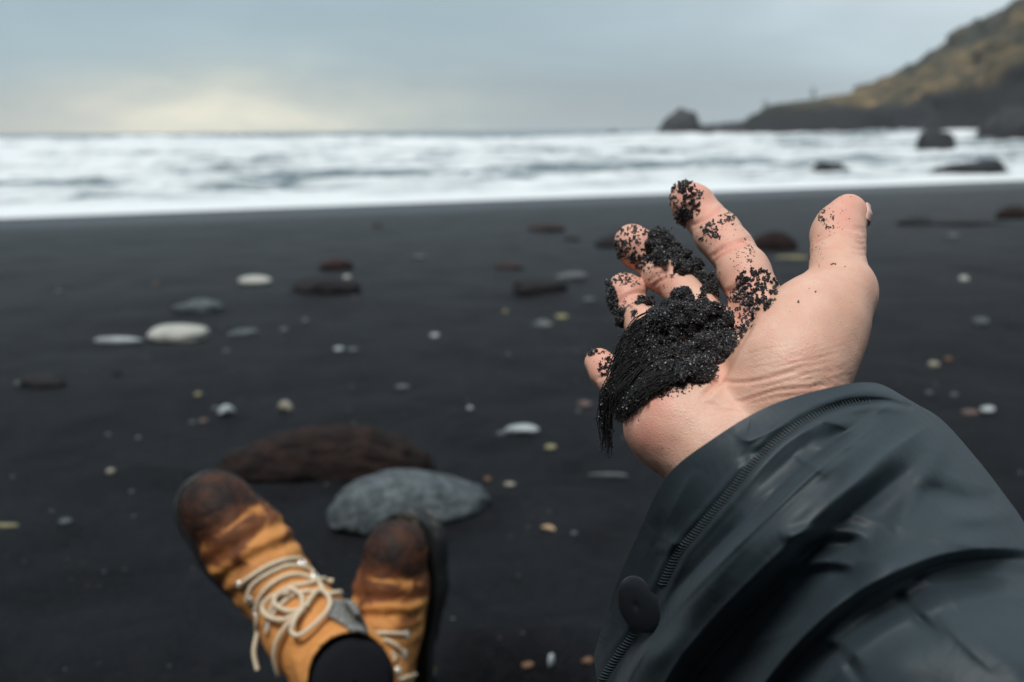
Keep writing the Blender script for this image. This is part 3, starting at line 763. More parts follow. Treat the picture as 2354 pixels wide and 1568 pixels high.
# wrist
crease([(770, 1075), (850, 1090), (940, 1085), (1060, 1060), (1180, 1030)], .0006, 9, .35)
crease([(880, 1185), (960, 1160), (1060, 1130), (1200, 1115), (1330, 1100)], .0006, 7, .55)
crease([(840, 1180), (930, 1190), (1040, 1165), (1160, 1150), (1300, 1118)], .0004, 6, .45)
crease([(930, 1120), (1010, 1108), (1120, 1085), (1250, 1075)], .0003, 6, .3)
crease([(980, 1050), (1090, 1040), (1200, 1010), (1330, 985)], .0002, 6, .2)
crease([(1010, 1020), (1120, 1000), (1240, 975), (1370, 940)], .0002, 6, .2)
crease([(1100, 1080), (1210, 1052), (1330, 1035), (1400, 1015)], .00025, 6, .25)
crease([(640, 1230), (590, 1280), (560, 1340), (545, 1400)], .00010, 7, .15)
crease([(700, 1190), (760, 1200), (800, 1230), (900, 1240)], .0003, 8, .25)
crease([(520, 1130), (420, 1180), (370, 1290)], .0003, 12, .2)
crease([(800, 900), (860, 800), (905, 735), (960, 700)], .001, 12, .8)
crease([(700, 1160), (770, 1090), (830, 990), (880, 900), (950, 790)], .0012, 16, .4)
crease([(820, 760), (870, 700), (910, 640)], .0008, 12, .8)
# many fine folds across the lower ball of the thumb
for k in range(26):
    yy = 930 + k * 9.5; sl = 0.25 + 0.2 * rng.random(); xx = 1000 + 330 * rng.random(); L = 60 + 110 * rng.random()
    crease([(xx - L, yy + sl * L * .6), (xx, yy + 5 * rng.normal()), (xx + L, yy - sl * L)], .00010 + .00009 * rng.random(), 4.5, .08, .5)
# tendons
dd, _, par = polydist(zx_, zy_, [(745, 1130), (870, 1250), (980, 1380)])
disp += front * 0.0010 * np.exp(-(dd / 45) ** 2)
disp += 0.00035 * fbm(Vc[:, 0] * 90, Vc[:, 1] * 90, Vc[:, 2] * 90, 2, 77)
Vd = Vc + Nc * disp[:, None]
skin_m, nt, b = mat('skin', (0.6, 0.36, 0.27), 0.5, 0.4)
o = coords(nt, 'Object')
n1 = noise(nt, o, 55, 4, 0.55); n2 = noise(nt, o, 330, 4, 0.6)
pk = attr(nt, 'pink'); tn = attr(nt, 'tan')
c = mix(nt, n1, (0.60, 0.35, 0.25), (0.74, 0.505, 0.39))
c = mix(nt, ramp(nt, noise(nt, o, 150, 4, 0.65), [(0.4, 0.0), (0.68, 0.5)]), c, (0.62, 0.32, 0.24))
c = mix(nt, pk, c, (0.68, 0.26, 0.20))
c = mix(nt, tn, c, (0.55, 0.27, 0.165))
c = mix(nt, ramp(nt, n2, [(0.35, 0.0), (0.75, 0.22)]), c, (0.62, 0.32, 0.24))
nt.links.new(c, b.inputs['Base Color'])
b.inputs['Subsurface Weight'].default_value = 0.14
b.inputs['Subsurface Radius'].default_value = (0.9, 0.35, 0.18); b.inputs['Subsurface Scale'].default_value = 0.004
vo = nt.nodes.new('ShaderNodeTexVoronoi'); vo.feature = 'DISTANCE_TO_EDGE'; vo.inputs['Scale'].default_value = 700
nt.links.new(mapping(nt, o, (1, 1, 1.6), (0.5, 0.3, 0.2)), vo.inputs['Vector'])
b1 = bump(nt, vo.outputs['Distance'], 0.18, 0.0012)
wv = noise(nt, mapping(nt, o, (260, 1500, 900), (0.3, 0.0, -0.5)), 1.0, 3, 0.6)
nt.links.new(bump(nt, wv, 0.16, 0.0006, bump(nt, n2, 0.12, 0.0008, b1)), b.inputs['Normal'])
Vw = world(Vd)
me = mesh_np('body', Vw, Fc, skin_m)
pink = red.copy()
for (cx, cy, r_) in [(640, 180, 130), (770, 350, 90), (350, 420, 120), (325, 640, 110), (190, 1000, 100), (1400, 240, 110), (890, 590, 90), (870, 700, 110), (480, 1200, 120), (430, 1340, 130), (500, 580, 80)]:
    pink = np.maximum(pink, 0.58 * np.exp(-((zx_ - cx) ** 2 + (zy_ - cy) ** 2) / r_ ** 2))
pink = np.clip(pink + 0.12 * fbm(Vc[:, 0] * 160, Vc[:, 1] * 160, Vc[:, 2] * 160, 3, 12), 0, 1)
vattr(me, 'pink', pink)
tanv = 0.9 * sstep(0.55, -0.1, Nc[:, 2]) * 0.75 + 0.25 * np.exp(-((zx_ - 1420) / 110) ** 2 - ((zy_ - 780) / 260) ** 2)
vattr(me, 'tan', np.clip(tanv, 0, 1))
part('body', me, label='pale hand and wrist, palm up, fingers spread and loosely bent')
HBVH = BVHTree.FromPolygons([tuple(v) for v in Vw], [tuple(f) for f in Fc])
Fl = Vector(EYEP)
def hand_hit(zx, zy):
    r = Vector(raydir(*HZ(zx, zy))); L = r.length
    loc, n, i, dist = HBVH.ray_cast(Fl, r / L)
    if loc is None: return None, None, None
    return np.array(loc), np.array(n), dist / L
# thumb nail, seen nearly edge-on
nail_m, nt, b = mat('nail', (0.66, 0.44, 0.37), 0.25, 0.5)
q0, q1 = H(1440, 212, .431), H(1418, 292, .430)
nu, nv = 14, 10
ax_ = (q1 - q0); Ln = np.linalg.norm(ax_); ax_ /= Ln
outw = np.array([0.96, 0.0, 0.04]); outw -= ax_ * (outw @ ax_); outw /= np.linalg.norm(outw)
sid = np.cross(ax_, outw)
pts = []
for i in range(nu):
    a = i / (nu - 1); taper = 1 - 0.25 * (2 * a - 1) ** 4
    for j in range(nv):
        ph = (j / (nv - 1) - 0.5) * 1.9
        pts.append(q0 + ax_ * (a - 0.0) * Ln + (outw * math.cos(ph) * 0.0086 + sid * math.sin(ph) * 0.0078) * (0.80 + 0.20 * float(sstep(0, .55, a))))
V = world(np.array(pts))
me = mesh_np('thumbnail', V, grid_faces(nu, nv), nail_m)
nl = part('thumbnail', me)
sm = nl.modifiers.new('thick', 'SOLIDIFY'); sm.thickness = 0.0007; sm.offset = 0

# ============================================================ black sand in the hand
wet_m, nt, b = mat('wet_black_sand', rough=0.42, spec=0.5)
o = coords(nt)
n1 = noise(nt, o, 1500, 3, 0.75); n2 = noise(nt, o, 420, 3, 0.6)
c = ramp(nt, n1, [(0.35, (0.004, 0.0042, 0.005)), (0.62, (0.018, 0.018, 0.020)), (0.74, (0.085, 0.083, 0.088))])
nt.links.new(c, b.inputs['Base Color'])
nt.links.new(bump(nt, n1, 1.0, 0.0012, bump(nt, n2, 0.8, 0.002)), b.inputs['Normal'])
grain_m, nt, b = mat('sand_grain', rough=0.35, spec=0.6)
g_ = attr(nt, 'tone')
nt.links.new(ramp(nt, g_, [(0.0, (0.004, 0.004, 0.005)), (0.62, (0.016, 0.014, 0.016)), (0.88, (0.060, 0.055, 0.060)), (1.0, (0.28, 0.27, 0.26))]), b.inputs['Base Color'])
def depth_at(zx, zy, fb=None):
    l, n, t = hand_hit(zx, zy)
    return t if t is not None else fb
ss = SDF((0.010, -0.062, -0.505), (0.092, 0.055, -0.370), 0.00055)
HEAP = [(600, 725, 78, .006), (612, 705, 48, .008), (560, 830, 115, .010), (470, 900, 95, .006), (430, 960, 80, .002), (540, 985, 95, .002), (690, 800, 105, .014), (770, 880, 88, .006),
        (670, 940, 110, .012), (620, 1050, 78, .003), (690, 1030, 60, .003), (735, 735, 45, .006), (830, 900, 45, .002), (800, 960, 45, .001), (860, 820, 28, .0), (604, 655, 18, .006), (500, 800, 50, .003), (390, 1010, 50, .001),
        (560, 1010, 62, .005), (520, 1040, 45, .003)]
for zx, zy, r_, lift in HEAP:
    d_ = depth_at(zx, zy, .43); d_ = min(d_, .442 if zx > 560 else .424)
    p = H(zx, zy, d_ - lift * 0.75); ss.cone(p, p + 1e-5, r_ * pxm(d_) * .93, r_ * pxm(d_) * .93, 0.006)
ARM = [(505, 385, 40), (480, 430, 34), (530, 430, 42), (500, 480, 34), (575, 490, 48), (610, 540, 44), (655, 520, 38), (680, 580, 50), (740, 570, 48), (775, 600, 48), (730, 640, 48), (785, 555, 26), (700, 665, 32), (770, 670, 36), (800, 640, 30)]
for zx, zy, r_ in ARM:
    fb = .478 - (zx - 480) * 0.00009; d_ = depth_at(zx, zy, fb); d_ = min(d_, fb)
    p = H(zx, zy, d_ - .001); ss.cone(p, p + 1e-5, r_ * pxm(d_) * .9, r_ * pxm(d_) * .9, 0.0025)
MC = [(925, 560, 26), (930, 530, 15), (985, 555, 16), (958, 600, 34), (1000, 640, 32), (960, 675, 34), (1028, 628, 20), (1045, 648, 14), (922, 690, 16), (995, 690, 20), (945, 745, 18), (955, 770, 12), (830, 728, 18), (800, 745, 20), (870, 765, 12), (875, 815, 20), (850, 850, 20),
      (400, 685, 24), (430, 708, 24), (455, 712, 18), (385, 700, 16), (240, 612, 8), (247, 650, 12), (262, 700, 14), (272, 745, 16), (290, 775, 18), (310, 755, 12), (365, 740, 8), (540, 1095, 12)]
for zx, zy, r_ in MC:
    d_ = depth_at(zx, zy, .472 if zx < 480 else .44)
    p = H(zx, zy, d_ - .0002); ss.cone(p, p + 1e-5, r_ * pxm(d_), r_ * pxm(d_), 0.002)
gx = [ss.lo[k] + ss.h * np.arange(ss.n[k]) for k in range(3)]
sh = np.abs(ss.F) < 0.007
ii = np.argwhere(sh); pp = ss.lo + ss.h * ii
nz = 0.0034 * fbm(pp[:, 0] * 95, pp[:, 1] * 95, pp[:, 2] * 95, 2, 31) + 0.0017 * fbm(pp[:, 0] * 330, pp[:, 1] * 330, pp[:, 2] * 330, 3, 35, .7)
ss.F[sh] += (nz * np.clip(1, 0, 1)).astype(np.float32)
Vs, Fs = ss.mesh(); Vs = smooth_mesh(Vs, Fs, 1)
Ns = normals(Vs, Fs)
if (Ns[:, 2] * (Vs[:, 2] - Vs[:, 2].mean())).sum() < 0: Fs = Fs[:, ::-1]; Ns = -Ns
sand_hand = mesh_np('sand_pile', world(Vs), Fs, wet_m)
o = link('sand_pile', sand_hand)
tag(o, 'heap of wet black sand resting in the open palm', 'sand', kind='stuff')

OCT = ICO1
def grains_mesh(name, P_, r_, tone, stretch=None):
    """many little irregular grains as one mesh"""
    n = len(P_); V0, F0 = OCT; m = len(V0)
    A = rng.normal(size=(n, 3, 3)); Q_, _ = np.linalg.qr(A)
    sc = rng.uniform(0.6, 1.25, (n, 1, 3))
    V = np.einsum('nij,mj->nmi', Q_, V0) * 1.0
    V = V * sc * (1 + 0.25 * rng.normal(size=(n, m, 1))).clip(.6, 1.4) * r_[:, None, None] + P_[:, None, :]
    F = (F0[None] + (np.arange(n) * m)[:, None, None]).reshape(-1, 3)
    me = mesh_np(name, V.reshape(-1, 3), F, grain_m, smooth=False)
    vattr(me, 'tone', np.repeat(tone, m))
    return me
pick = np.flatnonzero((Ns[:, 2] > -0.3)); pick = pick[rng.random(len(pick)) < 26000 / max(len(pick), 1)]
gp = Vs[pick] + Ns[pick] * rng.normal(0.0001, 0.00022, len(pick))[:, None]
me = grains_mesh('sand_grains_on_pile', world(gp), rng.uniform(0.00013, 0.00036, len(gp)) * (1 + (rng.random(len(gp)) < .06)), rng.random(len(gp)) ** 1.1)
tag(link('sand_grains', me), 'coarse glinting grains covering the heap of wet black sand', 'sand', kind='stuff')

GP, GR = [], []
def scatter(cx, cy, rx, ry, n, thr, s0, s1, rot=0.0, fr=0.045, seed=0, clump=True):
    if clump: fr *= 1.7; s0 *= 0.72; s1 *= 0.72; n = int(n * 1.5)
    ca, sa = math.cos(R(rot)), math.sin(R(rot))
    for _ in range(n):
        a = rng.uniform(0, 6.283); q = math.sqrt(rng.random())
        u, v = math.cos(a) * q * rx, math.sin(a) * q * ry
        x, y = cx + u * ca - v * sa, cy + u * sa + v * ca
        if clump:
            nv_ = float(fbm(x * fr, y * fr, 0, 3, 100 + seed, .6)) - 0.9 * max(q - 0.55, 0)
            if nv_ < thr: continue
        l, n_, t = hand_hit(x, y)
        if l is None: continue
        r_ = rng.uniform(s0, s1) * 1e-3
        lift = 0.25 * r_ + (abs(rng.normal()) * 0.5e-3 if clump and thr < 0.1 else 0)
        GP.append(l + n_ * lift); GR.append(r_)
# index tip
scatter(632, 225, 62, 70, 3600, 0.02, .25, .55, 20, .05, 1)
scatter(600, 130, 62, 36, 1700, 0.02, .25, .55, 0, .05, 2)
scatter(600, 290, 40, 50, 1300, -0.05, .25, .5, 40, .05, 2)
scatter(556, 220, 22, 90, 900, 0.1, .2, .5, -8, .06, 2)
scatter(670, 170, 45, 30, 500, 0.25, .2, .45, 0, .05, 3)
scatter(730, 330, 55, 40, 1300, 0.30, .2, .5, -20, .05, 4)
scatter(820, 290, 40, 40, 700, 0.28, .2, .5, 0, .05, 5)
scatter(730, 375, 60, 30, 800, 0.34, .2, .5, 0, .05, 6)
scatter(800, 360, 110, 90, 55, 0, .12, .25, 0, clump=False)
scatter(900, 480, 70, 80, 45, 0, .12, .3, 0, clump=False)
scatter(925, 450, 35, 60, 250, 0.35, .2, .42, 0, .06, 8)
# middle tip
scatter(320, 400, 75, 85, 3800, 0.10, .22, .5, 0, .055, 9)
scatter(380, 345, 60, 30, 900, 0.12, .2, .45, 0, .055, 10)
scatter(290, 430, 30, 60, 900, -0.1, .22, .5, -10, .055, 10)
scatter(400, 490, 60, 55, 2200, 0.08, .25, .55, 0, .05, 11)
scatter(455, 420, 26, 70, 900, 0.1, .22, .5, 0, .05, 12)
scatter(480, 590, 80, 70, 40, 0, .12, .3, 0, clump=False)
# ring tip
scatter(300, 575, 70, 36, 1300, 0.15, .2, .45, 0, .06, 13)
scatter(340, 600, 60, 30, 500, 0.25, .2, .4, 0, .06, 14)
scatter(262, 690, 26, 110, 2200, -0.35, .25, .6, -14, .06, 15)
scatter(340, 720, 60, 60, 350, 0.3, .2, .42, 0, .06, 16)
# little tip
scatter(150, 935, 40, 26, 900, -0.1, .22, .5, -20, .06, 17)
scatter(195, 935, 45, 22, 500, 0.15, .2, .45, 0, .06, 18)
scatter(222, 1010, 30, 55, 900, 0.05, .22, .5, 15, .06, 19)
scatter(190, 980, 50, 40, 12, 0, .12, .25, 0, clump=False)
# below the index finger, along the edge of the heap
scatter(960, 640, 110, 110, 5200, 0.06, .25, .6, 35, .045, 20)
scatter(870, 700, 90, 60, 1500, 0.22, .2, .5, -35, .05, 21)
scatter(910, 790, 40, 130, 2400, 0.12, .18, .42, 32, .06, 22)
scatter(860, 880, 30, 110, 1500, 0.0, .18, .42, 32, .06, 23)
scatter(600, 1110, 190, 40, 900, 0.22, .2, .5, -18, .06, 24)
for q in range(90):
    u = q / 90; l, n_, t = hand_hit(452 + 90 * u + rng.normal(0, 2), 1140 - 45 * u + rng.normal(0, 4))
    if l is not None: GP.append(l + n_ * .0003); GR.append(rng.uniform(.25, .5) * 1e-3)
# thumb
scatter(1300, 270, 45, 50, 900, 0.34, .18, .42, -30, .05, 25)
scatter(1325, 330, 30, 20, 200, 0.30, .18, .42, 0, .05, 26)
scatter(1340, 270, 80, 110, 30, 0, .12, .26, 0, clump=False)
scatter(1265, 450, 40, 80, 26, 0, .12, .24, 0, clump=False)
for (x, y, s_) in [(1338, 509, .55), (1350, 510, .5), (1330, 511, .4), (1397, 523, .28), (1252, 646, .35), (1222, 630, .28), (1167, 698, .5), (1168, 690, .35), (1128, 743, .22), (957, 806, .25), (385, 1277, .3), (502, 1409, .25), (530, 1497, .2), (372, 1540, .2), (1424, 180, .3), (905, 385, .5), (907, 390, .4), (450, 1145, .5), (470, 1168, .4), (1245, 600, .2)]:
    l, n_, t = hand_hit(x, y)
    if l is not None: GP.append(l); GR.append(s_ * 1e-3)
GP = np.array(GP); GR = np.array(GR)
me = grains_mesh('sand_grains_on_skin', GP, GR, rng.random(len(GP)) ** 1.6 * 0.93)
tag(link('sand_grains', me), 'specks of black sand sticking to the fingers and thumb', 'sand', kind='stuff')

LG = []
# ---- sand pouring off the little-finger side
def strand_group(A, B_, C_, D_, n, r0, sd_):
    out = []
    rr = np.random.default_rng(sd_)
    for _ in range(n):
        u = rr.random(); w = rr.normal(0, 1, (4, 2)) * np.array([[10], [13], [12], [13]])
        g = lambda L_: np.array([np.interp(u, [0, 1], [L_[0][k], L_[1][k]]) for k in range(3)])
        k4 = [g(A), g(B_), g(C_), g(D_)]
        for q in range(4): k4[q][:2] += w[q]; k4[q][2] += rr.normal(0, .0016)
        t1 = rr.uniform(0.5, 1.0); t0 = rr.uniform(0, 0.35)
        pts = catmull(k4, 18); a0, a1 = int(t0 * 17), int(t1 * 17)
        pts = pts[a0:a1 + 1]
        if len(pts) < 4: continue
        r_ = rr.uniform(0.4, 1.0) * r0
        rad_ = [r_ * (math.sin(math.pi * min(0.5, (i + .6) / len(pts) * 1.6)) * (1 - i / len(pts)) ** 0.6 + 0.06) for i in range(len(pts))]
        path = []
        for p in pts:
            x_, y_, d_ = p[0] + rr.normal(0, 1.5), p[1] + rr.normal(0, 1.5), p[2]
            t_ = hand_hit(x_, y_)[2]
            if t_ is not None: d_ = min(d_, t_ - .0012 - abs(rr.normal()) * .0015)
            path.append(world(np.array([H(x_, y_, d_)]))[0])
            if rr.random() < (.35 if sd_ in (1, 2, 5) else .10): LG.append(path[-1] + rr.normal(0, .0007, 3))
        out.append(tube(path, rad_, 5))
    return out
st_ = []
st_ += strand_group([(520, 715, .428), (560, 880, .414)], [(380, 800, .430), (450, 980, .412)], [(305, 905, .430), (340, 1060, .410)], [(258, 1050, .428), (235, 1170, .412)], 520, .00052, 1)
st_ += strand_group([(420, 770, .432), (500, 830, .42)], [(325, 850, .432), (380, 960, .418)], [(272, 980, .430), (300, 1090, .414)], [(225, 1130, .428), (220, 1260, .416)], 330, .0005, 2)
st_ += strand_group([(540, 960, .405), (575, 1085, .392)], [(430, 1010, .402), (480, 1110, .391)], [(330, 1110, .402), (395, 1185, .392)], [(262, 1230, .404), (305, 1300, .395)], 360, .0005, 3)
st_ += strand_group([(400, 1000, .405), (470, 1080, .397)], [(320, 1080, .405), (380, 1150, .398)], [(265, 1160, .406), (335, 1215, .398)], [(275, 1270, .408), (300, 1300, .402)], 200, .00045, 4)
st_ += strand_group([(250, 1050, .420), (290, 1100, .412)], [(205, 1150, .420), (240, 1190, .414)], [(205, 1290, .422), (245, 1310, .416)], [(215, 1440, .424), (250, 1470, .418)], 130, .00042, 5)
V, F = join(st_)
me = mesh_np('falling_sand', V, F, grain_m)
vattr(me, 'tone', np.repeat(rng.random(len(V) // 5 + 1) ** 3 * 0.7, 5)[:len(V)])
str_m, nt, b = mat('falling_sand_stream', (0.006, 0.0055, 0.006), 0.75, 0.25); me.materials[0] = str_m
tag(link('falling_sand', me), 'dark sand streaming off the little-finger side of the hand', 'sand', kind='stuff')

LG = np.array(LG)
me = grains_mesh('falling_grains', LG, rng.uniform(0.0002, 0.0005, len(LG)), rng.random(len(LG)) ** 2 * .8)
tag(link('falling_grains', me), 'loose black grains tumbling with the sand stream beside the little finger', 'sand', kind='stuff')
# ============================================================ jacket sleeve
fab_m, nt, b = mat('rain_jacket_fabric', (0.03, 0.042, 0.05), 0.5, 0.36)
o = coords(nt)
n1 = noise(nt, o, 25, 5, 0.6); n2 = noise(nt, o, 2600, 2, 0.5); n3 = noise(nt, o, 140, 4, 0.6)
nt.links.new(ramp(nt, n1, [(0.3, (0.0195, 0.030, 0.037)), (0.7, (0.0255, 0.039, 0.0475))]), b.inputs['Base Color'])
nt.links.new(ramp(nt, n1, [(0.3, 0.52), (0.7, 0.62)]), b.inputs['Roughness'])
nt.links.new(bump(nt, n2, 0.10, 0.0004, bump(nt, mth(nt, 'ABSOLUTE', mth(nt, 'SUBTRACT', noise(nt, o, 38, 3, 0.55, 0.8), 0.5)), 0.22, 0.005, bump(nt, n3, 0.05, 0.0012))), b.inputs['Normal'])
b.inputs['Sheen Weight'].default_value = 0.04; b.inputs['Sheen Roughness'].default_value = 0.4; b.inputs['Sheen Tint'].default_value = (0.75, 0.9, 1.0, 1)
ROWS = [
 ([(2096, 924), (2010, 880), (1890, 895), (1762, 936), (1640, 1008), (1535, 1092), (1474, 1210), (1412, 1355), (1365, 1505)], .392, .040),
 ([(2165, 965), (2070, 935), (1940, 965), (1825, 1020), (1700, 1110), (1610, 1210), (1545, 1330), (1470, 1480), (1385, 1620)], .382, .044),
 ([(2250, 1060), (2170, 1060), (2050, 1110), (1930, 1190), (1820, 1290), (1730, 1400), (1650, 1530), (1560, 1660), (1450, 1790)], .364, .050),
 ([(2330, 1165), (2270, 1210), (2160, 1290), (2050, 1390), (1950, 1500), (1860, 1620), (1770, 1740), (1670, 1860), (1560, 1960)], .342, .056),
 ([(2420, 1290), (2370, 1370), (2280, 1470), (2190, 1580), (2090, 1700), (1990, 1820), (1900, 1940), (1800, 2050), (1700, 2150)], .318, .058),
 ([(2700, 1600), (2670, 1720), (2600, 1850), (2520, 1980), (2430, 2110), (2330, 2240), (2230, 2350), (2130, 2450), (2030, 2540)], .262, .055),
]
NU, NVr = 360, 420
frows = []
OFFS = np.array([[.056], [.026], [.009], [.001], [.002], [.014], [.036], [.068], [.108]])
for pts, de, bl in ROWS:
    q = catmull(pts, NU); u = np.linspace(0, 1, NU)
    dpt = de - 0.056 + (bl + .018) / .058 * catmull(OFFS, NU)[:, 0]
    frows.append(np.stack([q[:, 0], q[:, 1], dpt], 1))
frows = np.array(frows)                                # (6,NU,3)
fine = np.array([catmull(frows[:, i], NVr) for i in range(NU)])   # (NU,NVr,3)
fx, fy, fd = fine[..., 0], fine[..., 1], fine[..., 2]
h = np.zeros_like(fx)                                  # towards the eye, metres
def fold(pts, amp, wl, wr, ends=(0.15, 0.15)):
    """ridge (amp>0) or valley along a line; wl/wr: falloff left/right of travel"""
    global h
    p_ = catmull(pts, 30)
    dd, sg, par = polydist(fx, fy, p_)
    w = np.where(sg > 0, wl, wr)
    e = sstep(0, ends[0], par) * sstep(1, 1 - ends[1], par) if ends else 1
    # soft width at the tips
    h = h + amp * e * np.exp(-(dd / w) ** 2)
def drape(pts, table, ends=(.05, .05), grow=0.0):
    """cloth profile across a line: table of (pixels to the right of / below it, metres)"""
    global h
    p_ = catmull(pts, 50); dd, sg, par = polydist(fx, fy, p_)
    sd = -dd * sg; e = sstep(0, ends[0], par) * sstep(1, 1 - ends[1], par)
    xs_ = np.array([t[0] for t in table], float); ys_ = np.array([t[1] for t in table], float)
    k = np.clip(np.searchsorted(xs_, sd) - 1, 0, len(xs_) - 2)
    f = np.clip((sd - xs_[k]) / (xs_[k + 1] - xs_[k]), 0, 1); f = f * f * (3 - 2 * f)
    h = h + e * (1 + grow * par) * (ys_[k] * (1 - f) + ys_[k + 1] * f)
# long ridge running down-left from the cuff corner and the hollow beside it
drape([(2075, 950), (2030, 975), (1980, 1012), (1877, 1092), (1779, 1185), (1681, 1279), (1582, 1382), (1499, 1485), (1440, 1590), (1400, 1700)],
      [(-64, 0), (-40, -.0005), (-4, .0092), (14, .0100), (66, .0085), (125, -.0050), (170, -.0065), (290, .0005), (380, 0)], (.40, .02), 1.6)
# sweeping fold: cloth hangs over a deep hollow
drape([(2460, 1300), (2354, 1272), (2200, 1280), (2099, 1310), (1976, 1370), (1877, 1450), (1779, 1560), (1700, 1690)],
      [(-170, 0), (-70, .0045), (-14, .0065), (16, -.0075), (48, -.0095), (105, .0000), (190, .0030), (330, 0)], (.02, .02))
fold([(2480, 1345), (2390, 1345), (2310, 1350)], -.007, 55, 55, (.05, .8))
# small folds in the middle cloth
fold([(2010, 1232), (1940, 1222), (1850, 1225), (1790, 1240)], .0030, 14, 18, (.3, .2))
fold([(2000, 1262), (1930, 1248), (1860, 1252), (1800, 1268)], -.0032, 26, 24, (.3, .3))
fold([(1985, 1335), (1925, 1318), (1860, 1325), (1800, 1350)], -.0026, 26, 24, (.3, .3))
fold([(1970, 1305), (1920, 1292), (1850, 1296), (1790, 1315)], .0030, 14, 16, (.3, .3))
# creases near the cuff
fold([(2010, 1000), (1930, 1005), (1860, 1030), (1790, 1085), (1720, 1170), (1660, 1250)], -.0022, 20, 22, (.3, .4))
fold([(2020, 975), (1930, 970), (1860, 990), (1810, 1020)], .0014, 14, 16, (.3, .4))
fold([(1960, 1050), (1880, 1072), (1810, 1125), (1730, 1215)], .0016, 18, 20, (.3, .4))
fold([(1930, 1085), (1860, 1125), (1780, 1195), (1700, 1285), (1640, 1370)], -.0024, 20, 24, (.3, .3))
fold([(1700, 1078), (1722, 1046), (1770, 1030)], -.0012, 9, 12, (.4, .4))
fold([(1560, 1240), (1530, 1262), (1505, 1250)], .0012, 12, 14, (.4, .4))
fold([(1500, 1180), (1520, 1230), (1500, 1320)], -.0012, 18, 18, (.4, .4))
# right side folds
fold([(2150, 955), (2170, 1010), (2140, 1080), (2080, 1170), (2040, 1220)], .0030, 30, 26, (.2, .3))
fold([(2300, 1140), (2230, 1150), (2150, 1130), (2100, 1100)], -.0040, 22, 26, (.1, .4))
fold([(2330, 1175), (2250, 1190), (2180, 1180)], .0028, 18, 22, (.1, .4))
fold([(2060, 1360), (2110, 1420), (2170, 1470)], -.0026, 12, 12, (.1, .5))
fold([(1860, 1545), (1920, 1500), (1960, 1540), (2000, 1600)], -.0024, 12, 14, (.3, .4))
fold([(2100, 1330), (2230, 1450), (2370, 1560)], .0020, 30, 30, (.2, .2))
fold([(1560, 1500), (1600, 1530), (1640, 1560), (1650, 1620)], -.0020, 14, 14, (.3, .3))
h += 0.0009 * fbm(fx / 140, fy / 140, 0, 2, 61)
def z2(p): return ((2100 + p[0] / 1.2466) * 0.613, (1300 + p[1] / 1.2466) * 0.613)
def sharp(pts, amp, w=9):
    global h
    p_ = catmull([z2(p) for p in pts], 24); dd, sg, par = polydist(fx, fy, p_)
    e = sstep(0, .35, par) * sstep(1, .55, par); ww = np.where(sg > 0, w, w * 2.6)
    h = h + amp * e * np.exp(-np.sqrt((dd / ww) ** 2 + .06))
for pts, a_, w_ in [
  ([(820, 400), (880, 440), (980, 395), (1120, 335)], .0022, 9), ([(1120, 320), (1300, 365), (1430, 430)], .0022, 9),
  ([(1150, 460), (1290, 475), (1420, 450)], .0022, 9), ([(1090, 500), (1180, 560), (1260, 610)], .0018, 9),
  ([(780, 900), (930, 720), (1080, 590)], .0022, 11), ([(1420, 350), (1580, 255), (1740, 270)], .0022, 10),
  ([(1790, 330), (1640, 425), (1480, 540), (1280, 740)], .0042, 12), ([(1680, 845), (1500, 825), (1300, 760)], .0034, 11),
  ([(1600, 1020), (1400, 1000), (1180, 985)], .0034, 11), ([(2100, 670), (1920, 640), (1740, 570)], .0030, 12),
  ([(1620, 870), (1880, 925), (2140, 970)], .0028, 13), ([(1660, 1060), (1820, 1180), (1960, 1310)], .0028, 10),
  ([(1200, 1370), (1330, 1395), (1430, 1510)], .0024, 10), ([(840, 1400), (1000, 1360), (1180, 1270)], .0028, 11),
  ([(1750, 1250), (1900, 1400), (2080, 1560)], .0024, 14), ([(560, 1290), (500, 1390), (420, 1500)], .0022, 11),
  ([(470, 880), (540, 925), (590, 890)], .0018, 8), ([(1000, 640), (880, 800), (760, 1000), (640, 1160)], .0024, 12),
  ([(1500, 560), (1380, 700), (1240, 900), (1100, 1120)], .0026, 13), ([(1850, 420), (1960, 560), (2060, 720)], .0022, 13),
  ([(1350, 1130), (1200, 1270), (1060, 1450)], .0026, 13), ([(640, 560), (560, 700), (480, 860)], .0016, 12)]:
    sharp(pts, a_, w_)
h *= 1 - 0.95 * np.exp(-(((fx - 1480) / 85) ** 2 + ((fy - 1388) / 95) ** 2) ** 2)
vv = np.linspace(0, 1, NVr)[None, :]
# hem: a raised double edge, held down at the very rim
h *= sstep(0.0, 0.10, vv) * 0.9 + 0.1
# seam: a shallow groove where the tape is stitched
SEAM = [(2060, 922), (1985, 920), (1885, 948), (1805, 995), (1738, 1058), (1672, 1138), (1602, 1220), (1560, 1270), (1522, 1345), (1478, 1430), (1425, 1500), (1378, 1572), (1340, 1640)]
SP = catmull(SEAM, 80)
dd, sg, par = polydist(fx, fy, SP)
h += -.0009 * np.exp(-(dd / 9) ** 2) + .0007 * np.exp(-((dd - 20) / 9) ** 2)
WED = catmull([(2092, 935), (2030, 922), (1950, 926), (1880, 950), (1810, 985)], 20)
dd2, _, par2 = polydist(fx, fy, WED)
h += (-.0028 * np.exp(-(dd2 / 7) ** 2) * sstep(1.0, 0.5, par2))
edge_u = np.sin(np.pi * np.linspace(0, 1, NU))[:, None] ** 0.5
h = h * np.clip(edge_u * 1.4, 0, 1)
fd2 = fd - h * 1.0
front_c = np.stack([(fx - 1177) / FV * fd2, -(fy - 784) / FV * fd2, -fd2], -1)
